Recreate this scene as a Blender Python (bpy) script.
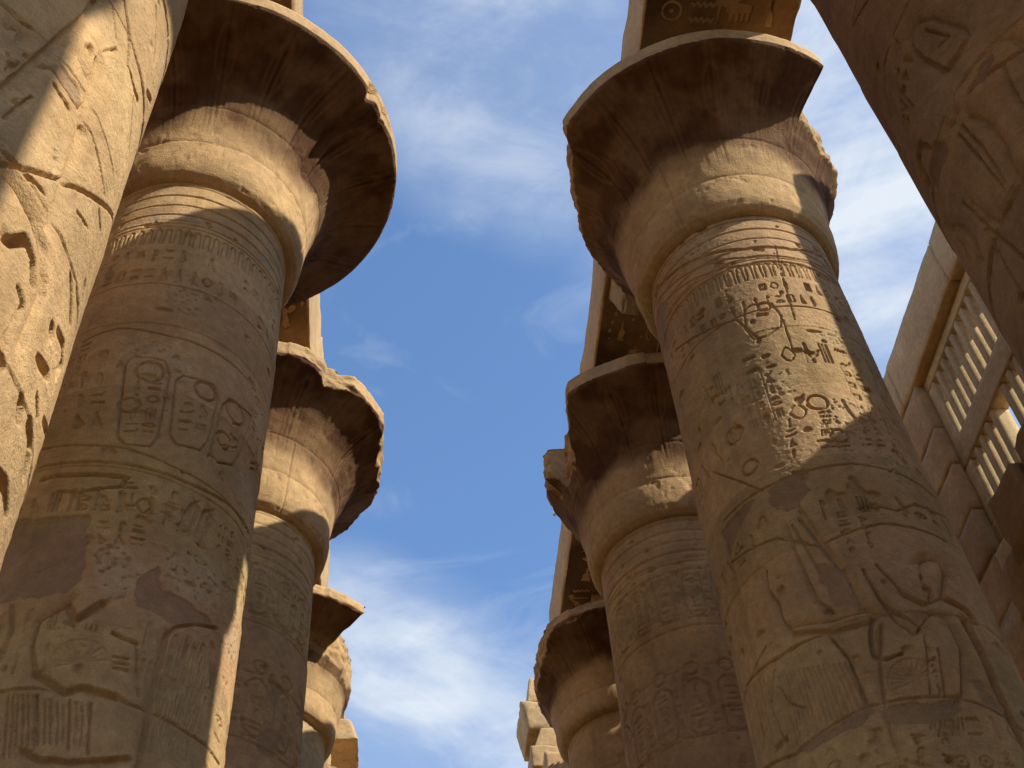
import bpy, math, random
import numpy as np
R = math.radians
scene = bpy.context.scene
for o in list(bpy.data.objects): bpy.data.objects.remove(o)

# ---------------------------------------------------------------- camera
cd = bpy.data.cameras.new('camera'); cam = bpy.data.objects.new('camera', cd)
scene.collection.objects.link(cam); scene.camera = cam
YAW, PIT, ROL, FPX = R(7.8336), R(49.988), R(-5.1127), 1245.23
from mathutils import Matrix, Vector
fwd = Vector((math.sin(YAW)*math.cos(PIT), math.cos(YAW)*math.cos(PIT), math.sin(PIT)))
rt = Vector((math.cos(YAW), -math.sin(YAW), 0)); up = rt.cross(fwd)
r2 = rt*math.cos(ROL) + up*math.sin(ROL); u2 = -rt*math.sin(ROL) + up*math.cos(ROL)
m = Matrix((r2, u2, -fwd)).transposed().to_4x4(); m.translation = Vector((0, 0, 1.6))
cam.matrix_world = m
cd.sensor_width = 36; cd.lens = FPX/1024*36; cd.clip_start = .05; cd.clip_end = 5000
scene.render.resolution_x = 1024; scene.render.resolution_y = 768
# ---------------------------------------------------------------- light
SUN_AZ, SUN_EL = -31.5, 37.0        # degrees anticlockwise from +X
SUN = Vector((math.cos(R(SUN_AZ))*math.cos(R(SUN_EL)), math.sin(R(SUN_AZ))*math.cos(R(SUN_EL)), math.sin(R(SUN_EL))))
ld = bpy.data.lights.new('sun', 'SUN'); ld.energy = 4.3; ld.angle = R(.53); ld.color = (1, .94, .81)
lo = bpy.data.objects.new('sun', ld); scene.collection.objects.link(lo)
lo.rotation_euler = SUN.to_track_quat('Z', 'Y').to_euler(); lo.location = (30, -20, 40)
w = bpy.data.worlds.new('World'); scene.world = w; w.use_nodes = True
nt = w.node_tree; N = nt.nodes; Lk = nt.links; N.clear()
def wn(t, **k):
    n = N.new(t)
    for a, b in k.items(): setattr(n, a, b)
    return n
out = wn('ShaderNodeOutputWorld'); bg = wn('ShaderNodeBackground'); bg.inputs['Strength'].default_value = .15
Lk.new(bg.outputs[0], out.inputs[0])
sky = wn('ShaderNodeTexSky', sky_type='NISHITA', sun_disc=False); sky.sun_elevation = R(SUN_EL)
sky.sun_rotation = R(90-SUN_AZ); sky.air_density = 1.0; sky.dust_density = .4; sky.ozone_density = 2.0
tc = wn('ShaderNodeTexCoord')
# clouds: thin wisps as a property of the direction in the sky
def vmath(op, a, b=None):
    n = wn('ShaderNodeVectorMath', operation=op)
    if hasattr(a, 'links'): Lk.new(a, n.inputs[0])
    else: n.inputs[0].default_value = a
    if b is not None:
        if hasattr(b, 'links'): Lk.new(b, n.inputs[1])
        else: n.inputs[1].default_value = b
    return n
def smath(op, a, b=None, clamp=False):
    n = wn('ShaderNodeMath', operation=op); n.use_clamp = clamp
    for i, v in enumerate((a, b)):
        if v is None: continue
        if hasattr(v, 'links'): Lk.new(v, n.inputs[i])
        else: n.inputs[i].default_value = v
    return n.outputs[0]
def noise(scale, detail, rough, dist=0, vec=None, mp=None):
    n = wn('ShaderNodeTexNoise'); n.inputs['Scale'].default_value = scale; n.inputs['Detail'].default_value = detail
    n.inputs['Roughness'].default_value = rough; n.inputs['Distortion'].default_value = dist
    mpn = wn('ShaderNodeMapping'); Lk.new(tc.outputs['Generated'], mpn.inputs['Vector'])
    if mp: mpn.inputs['Scale'].default_value = mp[0]; mpn.inputs['Rotation'].default_value = mp[1]; mpn.inputs['Location'].default_value = mp[2]
    Lk.new(mpn.outputs[0], n.inputs['Vector']); return n.outputs['Fac']
def lobe(d, width):          # soft region of sky round one direction
    nrm = vmath('NORMALIZE', tc.outputs['Generated'])
    dt = wn('ShaderNodeVectorMath', operation='DOT_PRODUCT'); Lk.new(nrm.outputs[0], dt.inputs[0]); dt.inputs[1].default_value = Vector(d).normalized()
    mr = wn('ShaderNodeMapRange', interpolation_type='SMOOTHSTEP'); Lk.new(dt.outputs['Value'], mr.inputs[0])
    mr.inputs[1].default_value = math.cos(R(width)); mr.inputs[2].default_value = 1
    return mr.outputs[0]
# thin cloud fields: direction in the sky, angular radius (deg), amount
CLOUD_LOBES = [((0.017, 0.406, 0.914), 7, 0.6), ((0.079, 0.423, 0.903), 9, 0.7), ((0.121, 0.481, 0.868), 6, 0.45), ((0.372, 0.449, 0.812), 17, 1.1), ((-0.038, 0.781, 0.624), 5, 0.7), ((0.01, 0.805, 0.594), 6, 1.0), ((0.064, 0.827, 0.559), 6, 0.8)]
cov = None
for d, wd, amt in CLOUD_LOBES:
    v = smath('MULTIPLY', lobe(d, wd), amt)
    cov = v if cov is None else smath('MAXIMUM', cov, v)
n1 = noise(2.6, 10, .6, .9, mp=((1, 1, 2.6), (.5, .3, .2), (3.1, .4, 1.7)))
n2 = noise(7.5, 9, .62, .6, mp=((1, 1, 2.2), (.7, .2, .5), (0, 5, 0)))
nn = smath('ADD', smath('MULTIPLY', n1, .6), smath('MULTIPLY', n2, .4))
mrc = wn('ShaderNodeMapRange', interpolation_type='SMOOTHSTEP'); Lk.new(nn, mrc.inputs[0]); mrc.inputs[1].default_value = .38; mrc.inputs[2].default_value = .66
den = smath('MULTIPLY', cov, smath('ADD', .26, smath('MULTIPLY', mrc.outputs[0], .78)), clamp=True)
n3 = wn('ShaderNodeMapRange', interpolation_type='SMOOTHSTEP'); Lk.new(noise(5, 9, .6, 1.2, mp=((1, 1, 3.4), (.9, .1, 1.2), (8, 2, 1))), n3.inputs[0]); n3.inputs[1].default_value = .52; n3.inputs[2].default_value = .74
den = smath('ADD', den, smath('MULTIPLY', n3.outputs[0], .16), clamp=True)
mixc = wn('ShaderNodeMix', data_type='RGBA'); Lk.new(den, mixc.inputs['Factor'])
tintm = wn('ShaderNodeMix', data_type='RGBA', blend_type='MULTIPLY'); tintm.inputs['Factor'].default_value = 1
Lk.new(sky.outputs[0], tintm.inputs['A']); tintm.inputs['B'].default_value = (.98,1.13,1.26,1)
Lk.new(tintm.outputs['Result'], mixc.inputs['A']); mixc.inputs['B'].default_value = (3.7,4.05,4.5,1)
Lk.new(mixc.outputs['Result'], bg.inputs['Color'])
scene.view_settings.view_transform = 'Standard'; scene.view_settings.look = 'None'
scene.view_settings.exposure = .5; scene.view_settings.gamma = 1
scene.render.engine = 'CYCLES'
scene.cycles.max_bounces = 6; scene.cycles.diffuse_bounces = 5; scene.cycles.use_denoising = True
# ---------------------------------------------------------------- helpers
rng = np.random.default_rng(7)
def link(o, parent=None):
    scene.collection.objects.link(o)
    if parent: o.parent = parent
    return o
def tag(o, label=None, cat=None, group=None, kind=None):
    if label: o['label'] = label
    if cat: o['category'] = cat
    if group: o['group'] = group
    o['kind'] = kind or 'thing'
    return o
def thing(name, loc, label, cat, group=None):
    o = bpy.data.objects.new(name, None); o.location = loc; o.empty_display_size = .3
    link(o); bpy.context.view_layer.update() if False else None
    return tag(o, label, cat, group)
def grid_mesh(name, V, faces, mat, parent=None, tint=None, smooth=True):
    """V (n,3) world coordinates relative to parent, faces (m,4) int"""
    me = bpy.data.meshes.new(name)
    V = np.ascontiguousarray(V, dtype=np.float32); faces = np.ascontiguousarray(faces, dtype=np.int32)
    me.vertices.add(len(V)); me.vertices.foreach_set('co', V.ravel())
    k = faces.shape[1]
    me.loops.add(faces.size); me.loops.foreach_set('vertex_index', faces.ravel())
    me.polygons.add(len(faces)); me.polygons.foreach_set('loop_start', np.arange(0, faces.size, k, dtype=np.int32))
    me.update(calc_edges=True)
    me.polygons.foreach_set('use_smooth', np.full(len(faces), smooth))
    at = me.color_attributes.new('tint', 'FLOAT_COLOR', 'POINT')
    if tint is None: tint = np.ones((len(V), 3))
    c = np.ones((len(V), 4), dtype=np.float32); c[:, :3] = tint
    at.data.foreach_set('color', c.ravel())
    me.materials.append(mat); me.validate()
    return link(bpy.data.objects.new(name, me), parent)
def quads(nu, nv, wrap=False, base=0):
    a = np.arange(nu*nv).reshape(nv, nu) + base
    if wrap: a = np.concatenate([a, a[:, :1]], 1)
    return np.stack([a[:-1, :-1], a[:-1, 1:], a[1:, 1:], a[1:, :-1]], -1).reshape(-1, 4)
# value noise on arrays
_tab = np.random.default_rng(3).random((64, 64, 64)).astype(np.float32)
def vn3(x, y, z):
    xi, yi, zi = np.floor(x).astype(int), np.floor(y).astype(int), np.floor(z).astype(int)
    fx, fy, fz = x-xi, y-yi, z-zi
    fx, fy, fz = [f*f*(3-2*f) for f in (fx, fy, fz)]
    g = lambda a, b, c: _tab[(xi+a) & 63, (yi+b) & 63, (zi+c) & 63]
    l = lambda a, b, t: a+(b-a)*t
    return l(l(l(g(0,0,0), g(1,0,0), fx), l(g(0,1,0), g(1,1,0), fx), fy), l(l(g(0,0,1), g(1,0,1), fx), l(g(0,1,1), g(1,1,1), fx), fy), fz)*2-1
def fbm(x, y, z, oct=4, s=1., gain=.5):
    r = 0; a = 1; n = 0
    for _ in range(oct):
        r = r + a*vn3(x*s, y*s, z*s); n += a; a *= gain; s *= 2.03; x = x+11.3; y = y+5.7; z = z+3.9
    return r/n
def sstep(a, b, x):
    t = np.clip((x-a)/(b-a), 0, 1); return t*t*(3-2*t)
# ---------------------------------------------------------------- relief raster
STONE = np.array([.475, .305, .146]); PLASTER = np.array([.345, .217, .118]); RAW = np.array([.50, .37, .21])
class Relief:
    """height map on an unrolled surface; x in metres along the surface, y = height in metres"""
    def __init__(s, x0, x1, y0, y1, res, k=1.):
        s.x0, s.y0, s.res, s.k = x0, y0, res, k       # k: metres per input unit in x
        s.w = int((x1-x0)*k/res)+2; s.h = int((y1-y0)/res)+2
        s.H = np.zeros((s.h, s.w), np.float32); s.T = np.ones((s.h, s.w, 3), np.float32)*STONE
        s.P = np.zeros((s.h, s.w), np.float32); s.G = np.zeros((s.h, s.w), np.float32)
    def P2(s, pts):
        p = np.array(pts, float); p = np.stack([(p[:, 0]-s.x0)*s.k, p[:, 1]-s.y0], 1); return p
    def box(s, p, pad):
        a = np.floor((p.min(0)-pad)/s.res).astype(int); b = np.ceil((p.max(0)+pad)/s.res).astype(int)
        a = np.maximum(a, 0); b = np.minimum(b, [s.w, s.h])
        if a[0] >= b[0] or a[1] >= b[1]: return None
        X, Y = np.meshgrid(np.arange(a[0], b[0])*s.res, np.arange(a[1], b[1])*s.res)
        return slice(a[1], b[1]), slice(a[0], b[0]), X, Y
    def stroke(s, pts, wd, dp, raw=False, side=0, ramp=.10):
        p = pts if raw else s.P2(pts)
        for i in range(len(p)-1):
            a, b = p[i], p[i+1]
            bb = s.box(np.stack([a, b]), max(wd*2, ramp if side else 0))
            if bb is None: continue
            sy, sx, X, Y = bb; d = b-a; L = math.hypot(*d)+1e-6; d = d/L
            t = np.clip((X-a[0])*d[0]+(Y-a[1])*d[1], 0, L)
            dx, dy = X-a[0]-t*d[0], Y-a[1]-t*d[1]; D = np.hypot(dx, dy)
            v = dp*(1-sstep(wd*.7, wd, D))
            if side:
                sg = (dx*-d[1]+dy*d[0])*side
                v = np.maximum(v, np.where(sg > 0, dp*.85*np.clip(1-D/ramp, 0, 1)**1.6, 0))
            s.H[sy, sx] = np.minimum(s.H[sy, sx], -v)
    def circle(s, x, y, r, wd, dp, raw=False, fill=False):
        c = np.array([[x, y]]) if raw else s.P2([(x, y)]); bb = s.box(c, r+wd*2)
        if bb is None: return
        sy, sx, X, Y = bb; D = np.hypot(X-c[0, 0], Y-c[0, 1])
        if fill: v = dp*(1-sstep(r*.85, r, D))*(.55+.45*D/r)
        else: v = dp*(1-sstep(wd*.45, wd, np.abs(D-r)))
        s.H[sy, sx] = np.minimum(s.H[sy, sx], -v)
    def poly(s, pts, what, amt, raw=False, soft=.03):
        p = pts if raw else s.P2(pts); bb = s.box(p, soft*2)
        if bb is None: return
        sy, sx, X, Y = bb; ins = np.zeros(X.shape, bool); D = np.full(X.shape, 9.)
        wob = .05*fbm(X, Y, X*0+3, 3, 7.) if what != 'sink' else 0
        Xw, Yw = X+wob, Y+wob
        for i in range(len(p)):
            a, b = p[i], p[(i+1) % len(p)]
            c = ((a[1] > Yw) != (b[1] > Yw)) & (Xw < (b[0]-a[0])*(Yw-a[1])/(b[1]-a[1]+1e-9)+a[0]); ins ^= c
            d = b-a; L = math.hypot(*d)+1e-6; d = d/L; t = np.clip((Xw-a[0])*d[0]+(Yw-a[1])*d[1], 0, L)
            D = np.minimum(D, np.hypot(Xw-a[0]-t*d[0], Yw-a[1]-t*d[1]))
        m = np.where(ins, sstep(0, soft, D), 0)
        if what == 'sink': s.H[sy, sx] = np.minimum(s.H[sy, sx], -amt*np.where(ins, sstep(0, .006, D)*(.5+.5*np.exp(-D/.02)), 0))
        elif what == 'P': s.P[sy, sx] = np.maximum(s.P[sy, sx], np.where(ins, sstep(0, .012, D), 0))
        elif what == 'G': s.G[sy, sx] = np.maximum(s.G[sy, sx], m)
    # ---- a sign inside a parallelogram (4 corners, tl tr br bl)
    def sign(s, q, kind, dp):
        q = np.array(q); hgt = math.hypot(*(q[3]-q[0])); wd = math.hypot(*(q[1]-q[0])); sc = min(hgt, wd)
        f = lambda x, y: (q[0]*(1-x)+q[1]*x)*(1-y)+(q[3]*(1-x)+q[2]*x)*y
        lw = max(.009, min(.018, sc*.07))
        for pr in GLYPHS[kind]:
            t = pr[0]
            if t == 'l': s.stroke(np.array([f(*a) for a in pr[1]]), lw, dp, raw=True)
            elif t == 'p': s.poly(np.array([f(*a) for a in pr[1]]), 'sink', dp, raw=True)
            elif t == 'c': c = f(pr[1], pr[2]); s.circle(c[0], c[1], pr[3]*sc, lw, dp, raw=True)
            elif t == 'd': c = f(pr[1], pr[2]); s.circle(c[0], c[1], pr[3]*sc, lw, dp, raw=True, fill=True)
    def block(s, corners, nx, ny, dp=.018, rules=False, raw=False):
        q = corners if raw else s.P2(corners)
        f = lambda x, y: (q[0]*(1-x)+q[1]*x)*(1-y)+(q[3]*(1-x)+q[2]*x)*y
        for i in range(nx):
            if rules: s.stroke(np.array([f(i/nx, 0), f(i/nx, 1)]), .008, dp*.7, raw=True)
            for j in range(ny):
                g = .10; x0, x1, y0, y1 = (i+g)/nx, (i+1-g)/nx, (j+g)/ny, (j+1-g)/ny
                if rnd.random() < .25:
                    ym = (y0+y1)/2
                    s.sign([f(x0, y0), f(x1, y0), f(x1, ym-.03/ny), f(x0, ym-.03/ny)], rnd.choice(FLAT), dp)
                    s.sign([f(x0, ym+.03/ny), f(x1, ym+.03/ny), f(x1, y1), f(x0, y1)], rnd.choice(FLAT), dp)
                else: s.sign([f(x0, y0), f(x1, y0), f(x1, y1), f(x0, y1)], rnd.choice(KINDS), dp)
    def cartouche(s, cx, ytop, wd, ht, dp=.02):
        # raw-space rounded oval with a base bar and signs
        c = s.P2([(cx, ytop)])[0]; x, y = c; r = wd/2; pts = []
        for a in range(0, 181, 20): pts.append((x+r*math.cos(R(a)), y-r+r*math.sin(R(a))))
        for a in range(180, 361, 20): pts.append((x+r*math.cos(R(a)), y-ht+r+r*math.sin(R(a))))
        pts.append(pts[0]); s.stroke(np.array(pts), .014, dp, raw=True)
        s.stroke(np.array([(x-r, y-ht-.02), (x+r, y-ht-.02)]), .016, dp, raw=True)
        n = max(2, int(ht/wd*1.6)); q = np.array([(x-r*.72, y-r*.3), (x+r*.72, y-r*.3), (x+r*.72, y-ht+r*.35), (x-r*.72, y-ht+r*.35)])
        s.block(q, 1, n, dp*.9, raw=True)
    def fan(s, x, y, r, dp=.009):
        c = s.P2([(x, y)])[0]; s.stroke(np.array([c+r*np.array([math.cos(R(a)), math.sin(R(a))]) for a in range(15, 211, 15)]), .012, dp, raw=True)
        for a in range(20, 200, 16): s.stroke(np.array([c+.08*r*np.array([math.cos(R(a)), math.sin(R(a))]), c+r*np.array([math.cos(R(a)), math.sin(R(a))])]), .011, dp, raw=True)
    def ring(s, y, wd, dp, wob=0.0, chips=0.0, seed=0):
        X = np.arange(s.w)*s.res/1.; yy = y-s.y0+wob*fbm(X, X*0+seed*7.7, X*0, 3, .9)+wob*.35*fbm(X, X*0+seed*3.1, X*0+9, 2, 6.)
        Y = (np.arange(s.h)*s.res)[:, None]
        w2 = wd*(1+chips*np.clip(fbm(X, X*0+seed, X*0+4, 3, 3.)*3, 0, 3))
        lo, hi = int(max(0, (y-s.y0-wob-.15)/s.res)), int(min(s.h, (y-s.y0+wob+.15)/s.res))
        if lo >= hi: return
        D = np.abs(Y[lo:hi]-yy[None, :]); s.H[lo:hi] = np.minimum(s.H[lo:hi], -dp*(1-sstep(w2*.3, w2, D)))
    def finish(s, erode=.5, seed=0, rough=1., drums=None, tone=1.):
        X, Y = np.meshgrid(np.arange(s.w)*s.res, np.arange(s.h)*s.res); Z = X*0+seed*1.73
        big = fbm(X, Y, Z, 4, .55); mid = fbm(X, Y, Z+5, 4, 2.4); fine = fbm(X, Y, Z+9, 3, 16.)
        worn = sstep(.08, .42, big*.7+mid*.4)*erode                # where carving has weathered off
        H = s.H*1.55*(1-worn*.75)
        # plaster repairs: smooth, slightly sunk, darker and redder
        auto = sstep(.36, .40, fbm(X, Y, Z+21, 4, .5)*.8+fbm(X, Y, Z+2, 3, 3.)*.12)*(.9 if erode > .3 else .5)
        P = np.maximum(s.P, auto)
        H = H*(1-P*.9)-P*.012
        pit = sstep(.16, .40, fbm(X, Y, Z+31, 2, 20.))*.017
        gz = np.maximum(s.G, sstep(.28, .45, fbm(X, Y, Z+41, 3, .7))*.6)
        H = H-pit*(gz*1.5+.08)*(1-P)
        H = H+(mid*.0055+fine*.0028*rough+.0022*fbm(X, Y, Z+13, 2, 34.))*(1-.6*P)
        pk = sstep(.52, .62, fbm(X, Y, Z+55, 2, 5.))*.03; H = H-pk*(1-P)
        # colour of the stone itself
        T = np.ones((s.h, s.w, 3), np.float32)*STONE
        T = T*(1+.16*big+.13*mid+.06*fine)[..., None]
        red = sstep(0, .5, fbm(X, Y, Z+61, 4, .8))[..., None]; T = T*(1-red*np.array([.02, .07, .11]))
        T = T*(1-gz[..., None]*.7)+RAW*(gz[..., None]*.7)
        T = T*(1-P[..., None])+PLASTER*(1+.1*mid[..., None])*P[..., None]
        streak = sstep(.1, .6, fbm(X*5, Y*.5, Z+71, 3, 1.2))[..., None]; T = T*(1-.13*streak)
        if drums is not None:                       # each drum is cut from slightly different stone
            zrow = s.y0+np.arange(s.h)*s.res; k = sum((zrow > z).astype(int) for z in drums); rd = np.random.default_rng(seed).normal(0, 1, (len(drums)+1, 3))*np.array([.012, .018, .028])+np.random.default_rng(seed+5).normal(0, .055, (len(drums)+1, 1)); T = T*(1+rd[k])[:, None, :]
            salt = sstep(.25, .6, fbm(X, Y, Z+91, 4, 1.1))[..., None]*.3; T = T*(1-salt)+np.array([.50, .41, .29])*salt
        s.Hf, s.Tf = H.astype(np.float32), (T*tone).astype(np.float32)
    def sample(s, x, y):
        fx = np.clip((x-s.x0)*s.k/s.res, 0, s.w-1.001); fy = np.clip((y-s.y0)/s.res, 0, s.h-1.001)
        i, j = fx.astype(int), fy.astype(int); a, b = fx-i, fy-j
        inside = sstep(0, 30, np.minimum(fx, s.w-1-fx))
        g = lambda A: (A[j, i].T*(1-a).T*(1-b).T+A[j, i+1].T*a.T*(1-b).T+A[j+1, i].T*(1-a).T*b.T+A[j+1, i+1].T*a.T*b.T).T
        return g(s.Hf)*inside, g(s.Tf)
# simple sign shapes (unit box, y down)
GLYPHS = {
 'sun': [('c', .5, .5, .38), ('d', .5, .5, .1)], 'disc': [('d', .5, .5, .34)],
 'reed': [('p', [(.35, .1), (.65, .05), (.62, .6), (.42, .62)]), ('l', [(.5, .6), (.5, 1)])],
 'reeds': [('p', [(.1, .1), (.35, .05), (.33, .6), (.15, .62)]), ('l', [(.24, .6), (.24, 1)]), ('p', [(.6, .1), (.85, .05), (.83, .6), (.65, .62)]), ('l', [(.74, .6), (.74, 1)])],
 'water': [('l', [(0, .6), (.12, .35), (.25, .65), (.38, .35), (.5, .65), (.62, .35), (.75, .65), (.88, .35), (1, .6)])],
 'bar': [('p', [(.02, .4), (.98, .4), (.98, .62), (.02, .62)])], 'strokes': [('l', [(.2, .1), (.2, .9)]), ('l', [(.5, .1), (.5, .9)]), ('l', [(.8, .1), (.8, .9)])],
 'loaf': [('p', [(.15, .8), (.2, .45), (.5, .25), (.8, .45), (.85, .8)])], 'mouth': [('l', [(0, .5), (.25, .28), (.5, .2), (.75, .28), (1, .5), (.75, .72), (.5, .8), (.25, .72), (0, .5)])],
 'ankh': [('c', .5, .26, .2), ('l', [(.5, .48), (.5, 1)]), ('l', [(.2, .55), (.8, .55)])],
 'bird': [('p', [(.2, .12), (.38, .08), (.45, .25), (.85, .62), (.98, .9), (.7, .78), (.4, .72), (.26, .45)]), ('l', [(.48, .72), (.48, .98), (.35, .98)]), ('l', [(.6, .75), (.6, .98)])],
 'owl': [('p', [(.25, .08), (.6, .08), (.62, .3), (.85, .85), (.55, .8), (.35, .75), (.22, .4)]), ('l', [(.42, .75), (.42, .98)]), ('l', [(.55, .78), (.55, .98)])],
 'snake': [('l', [(.0, .75), (.2, .6), (.4, .78), (.6, .6), (.8, .7), (.92, .35), (1, .3)])],
 'box': [('l', [(.1, .15), (.9, .15), (.9, .85), (.1, .85), (.1, .15)]), ('l', [(.35, .15), (.35, .85)])],
 'seated': [('p', [(.4, .05), (.6, .08), (.62, .28), (.78, .6), (.95, .85), (.95, .97), (.2, .97), (.25, .6), (.35, .3)])],
 'jar': [('p', [(.38, .1), (.62, .1), (.75, .4), (.65, .95), (.35, .95), (.25, .4)])], 'eye': [('l', [(0, .5), (.3, .25), (.7, .25), (1, .5), (.7, .7), (.3, .7), (0, .5)]), ('d', .5, .48, .14)],
 'feather': [('p', [(.5, .0), (.72, .15), (.66, .5), (.6, 1), (.45, 1), (.42, .4), (.38, .15)])], 'hook': [('l', [(.5, 1), (.5, .3), (.6, .1), (.75, .15), (.78, .3)])],
 'basket': [('p', [(.02, .35), (.98, .35), (.8, .7), (.5, .82), (.2, .7)])], 'men': [('p', [(.02, .5), (.98, .5), (.98, .85), (.02, .85)]), ('l', [(.15, .5), (.15, .25)]), ('l', [(.38, .5), (.38, .25)]), ('l', [(.62, .5), (.62, .25)]), ('l', [(.85, .5), (.85, .25)])],
 'plume': [('p', [(.25, .95), (.3, .2), (.45, .0), (.6, .2), (.62, .95), (.5, .95), (.48, .3), (.38, .3), (.36, .95)])],
}
KINDS = ['sun', 'reed', 'reeds', 'strokes', 'ankh', 'bird', 'owl', 'box', 'seated', 'jar', 'feather', 'hook', 'plume', 'bird', 'seated', 'mouth', 'men']
FLAT = ['water', 'bar', 'loaf', 'mouth', 'snake', 'basket', 'eye', 'men', 'water', 'bar']
rnd = random.Random(11)
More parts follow.
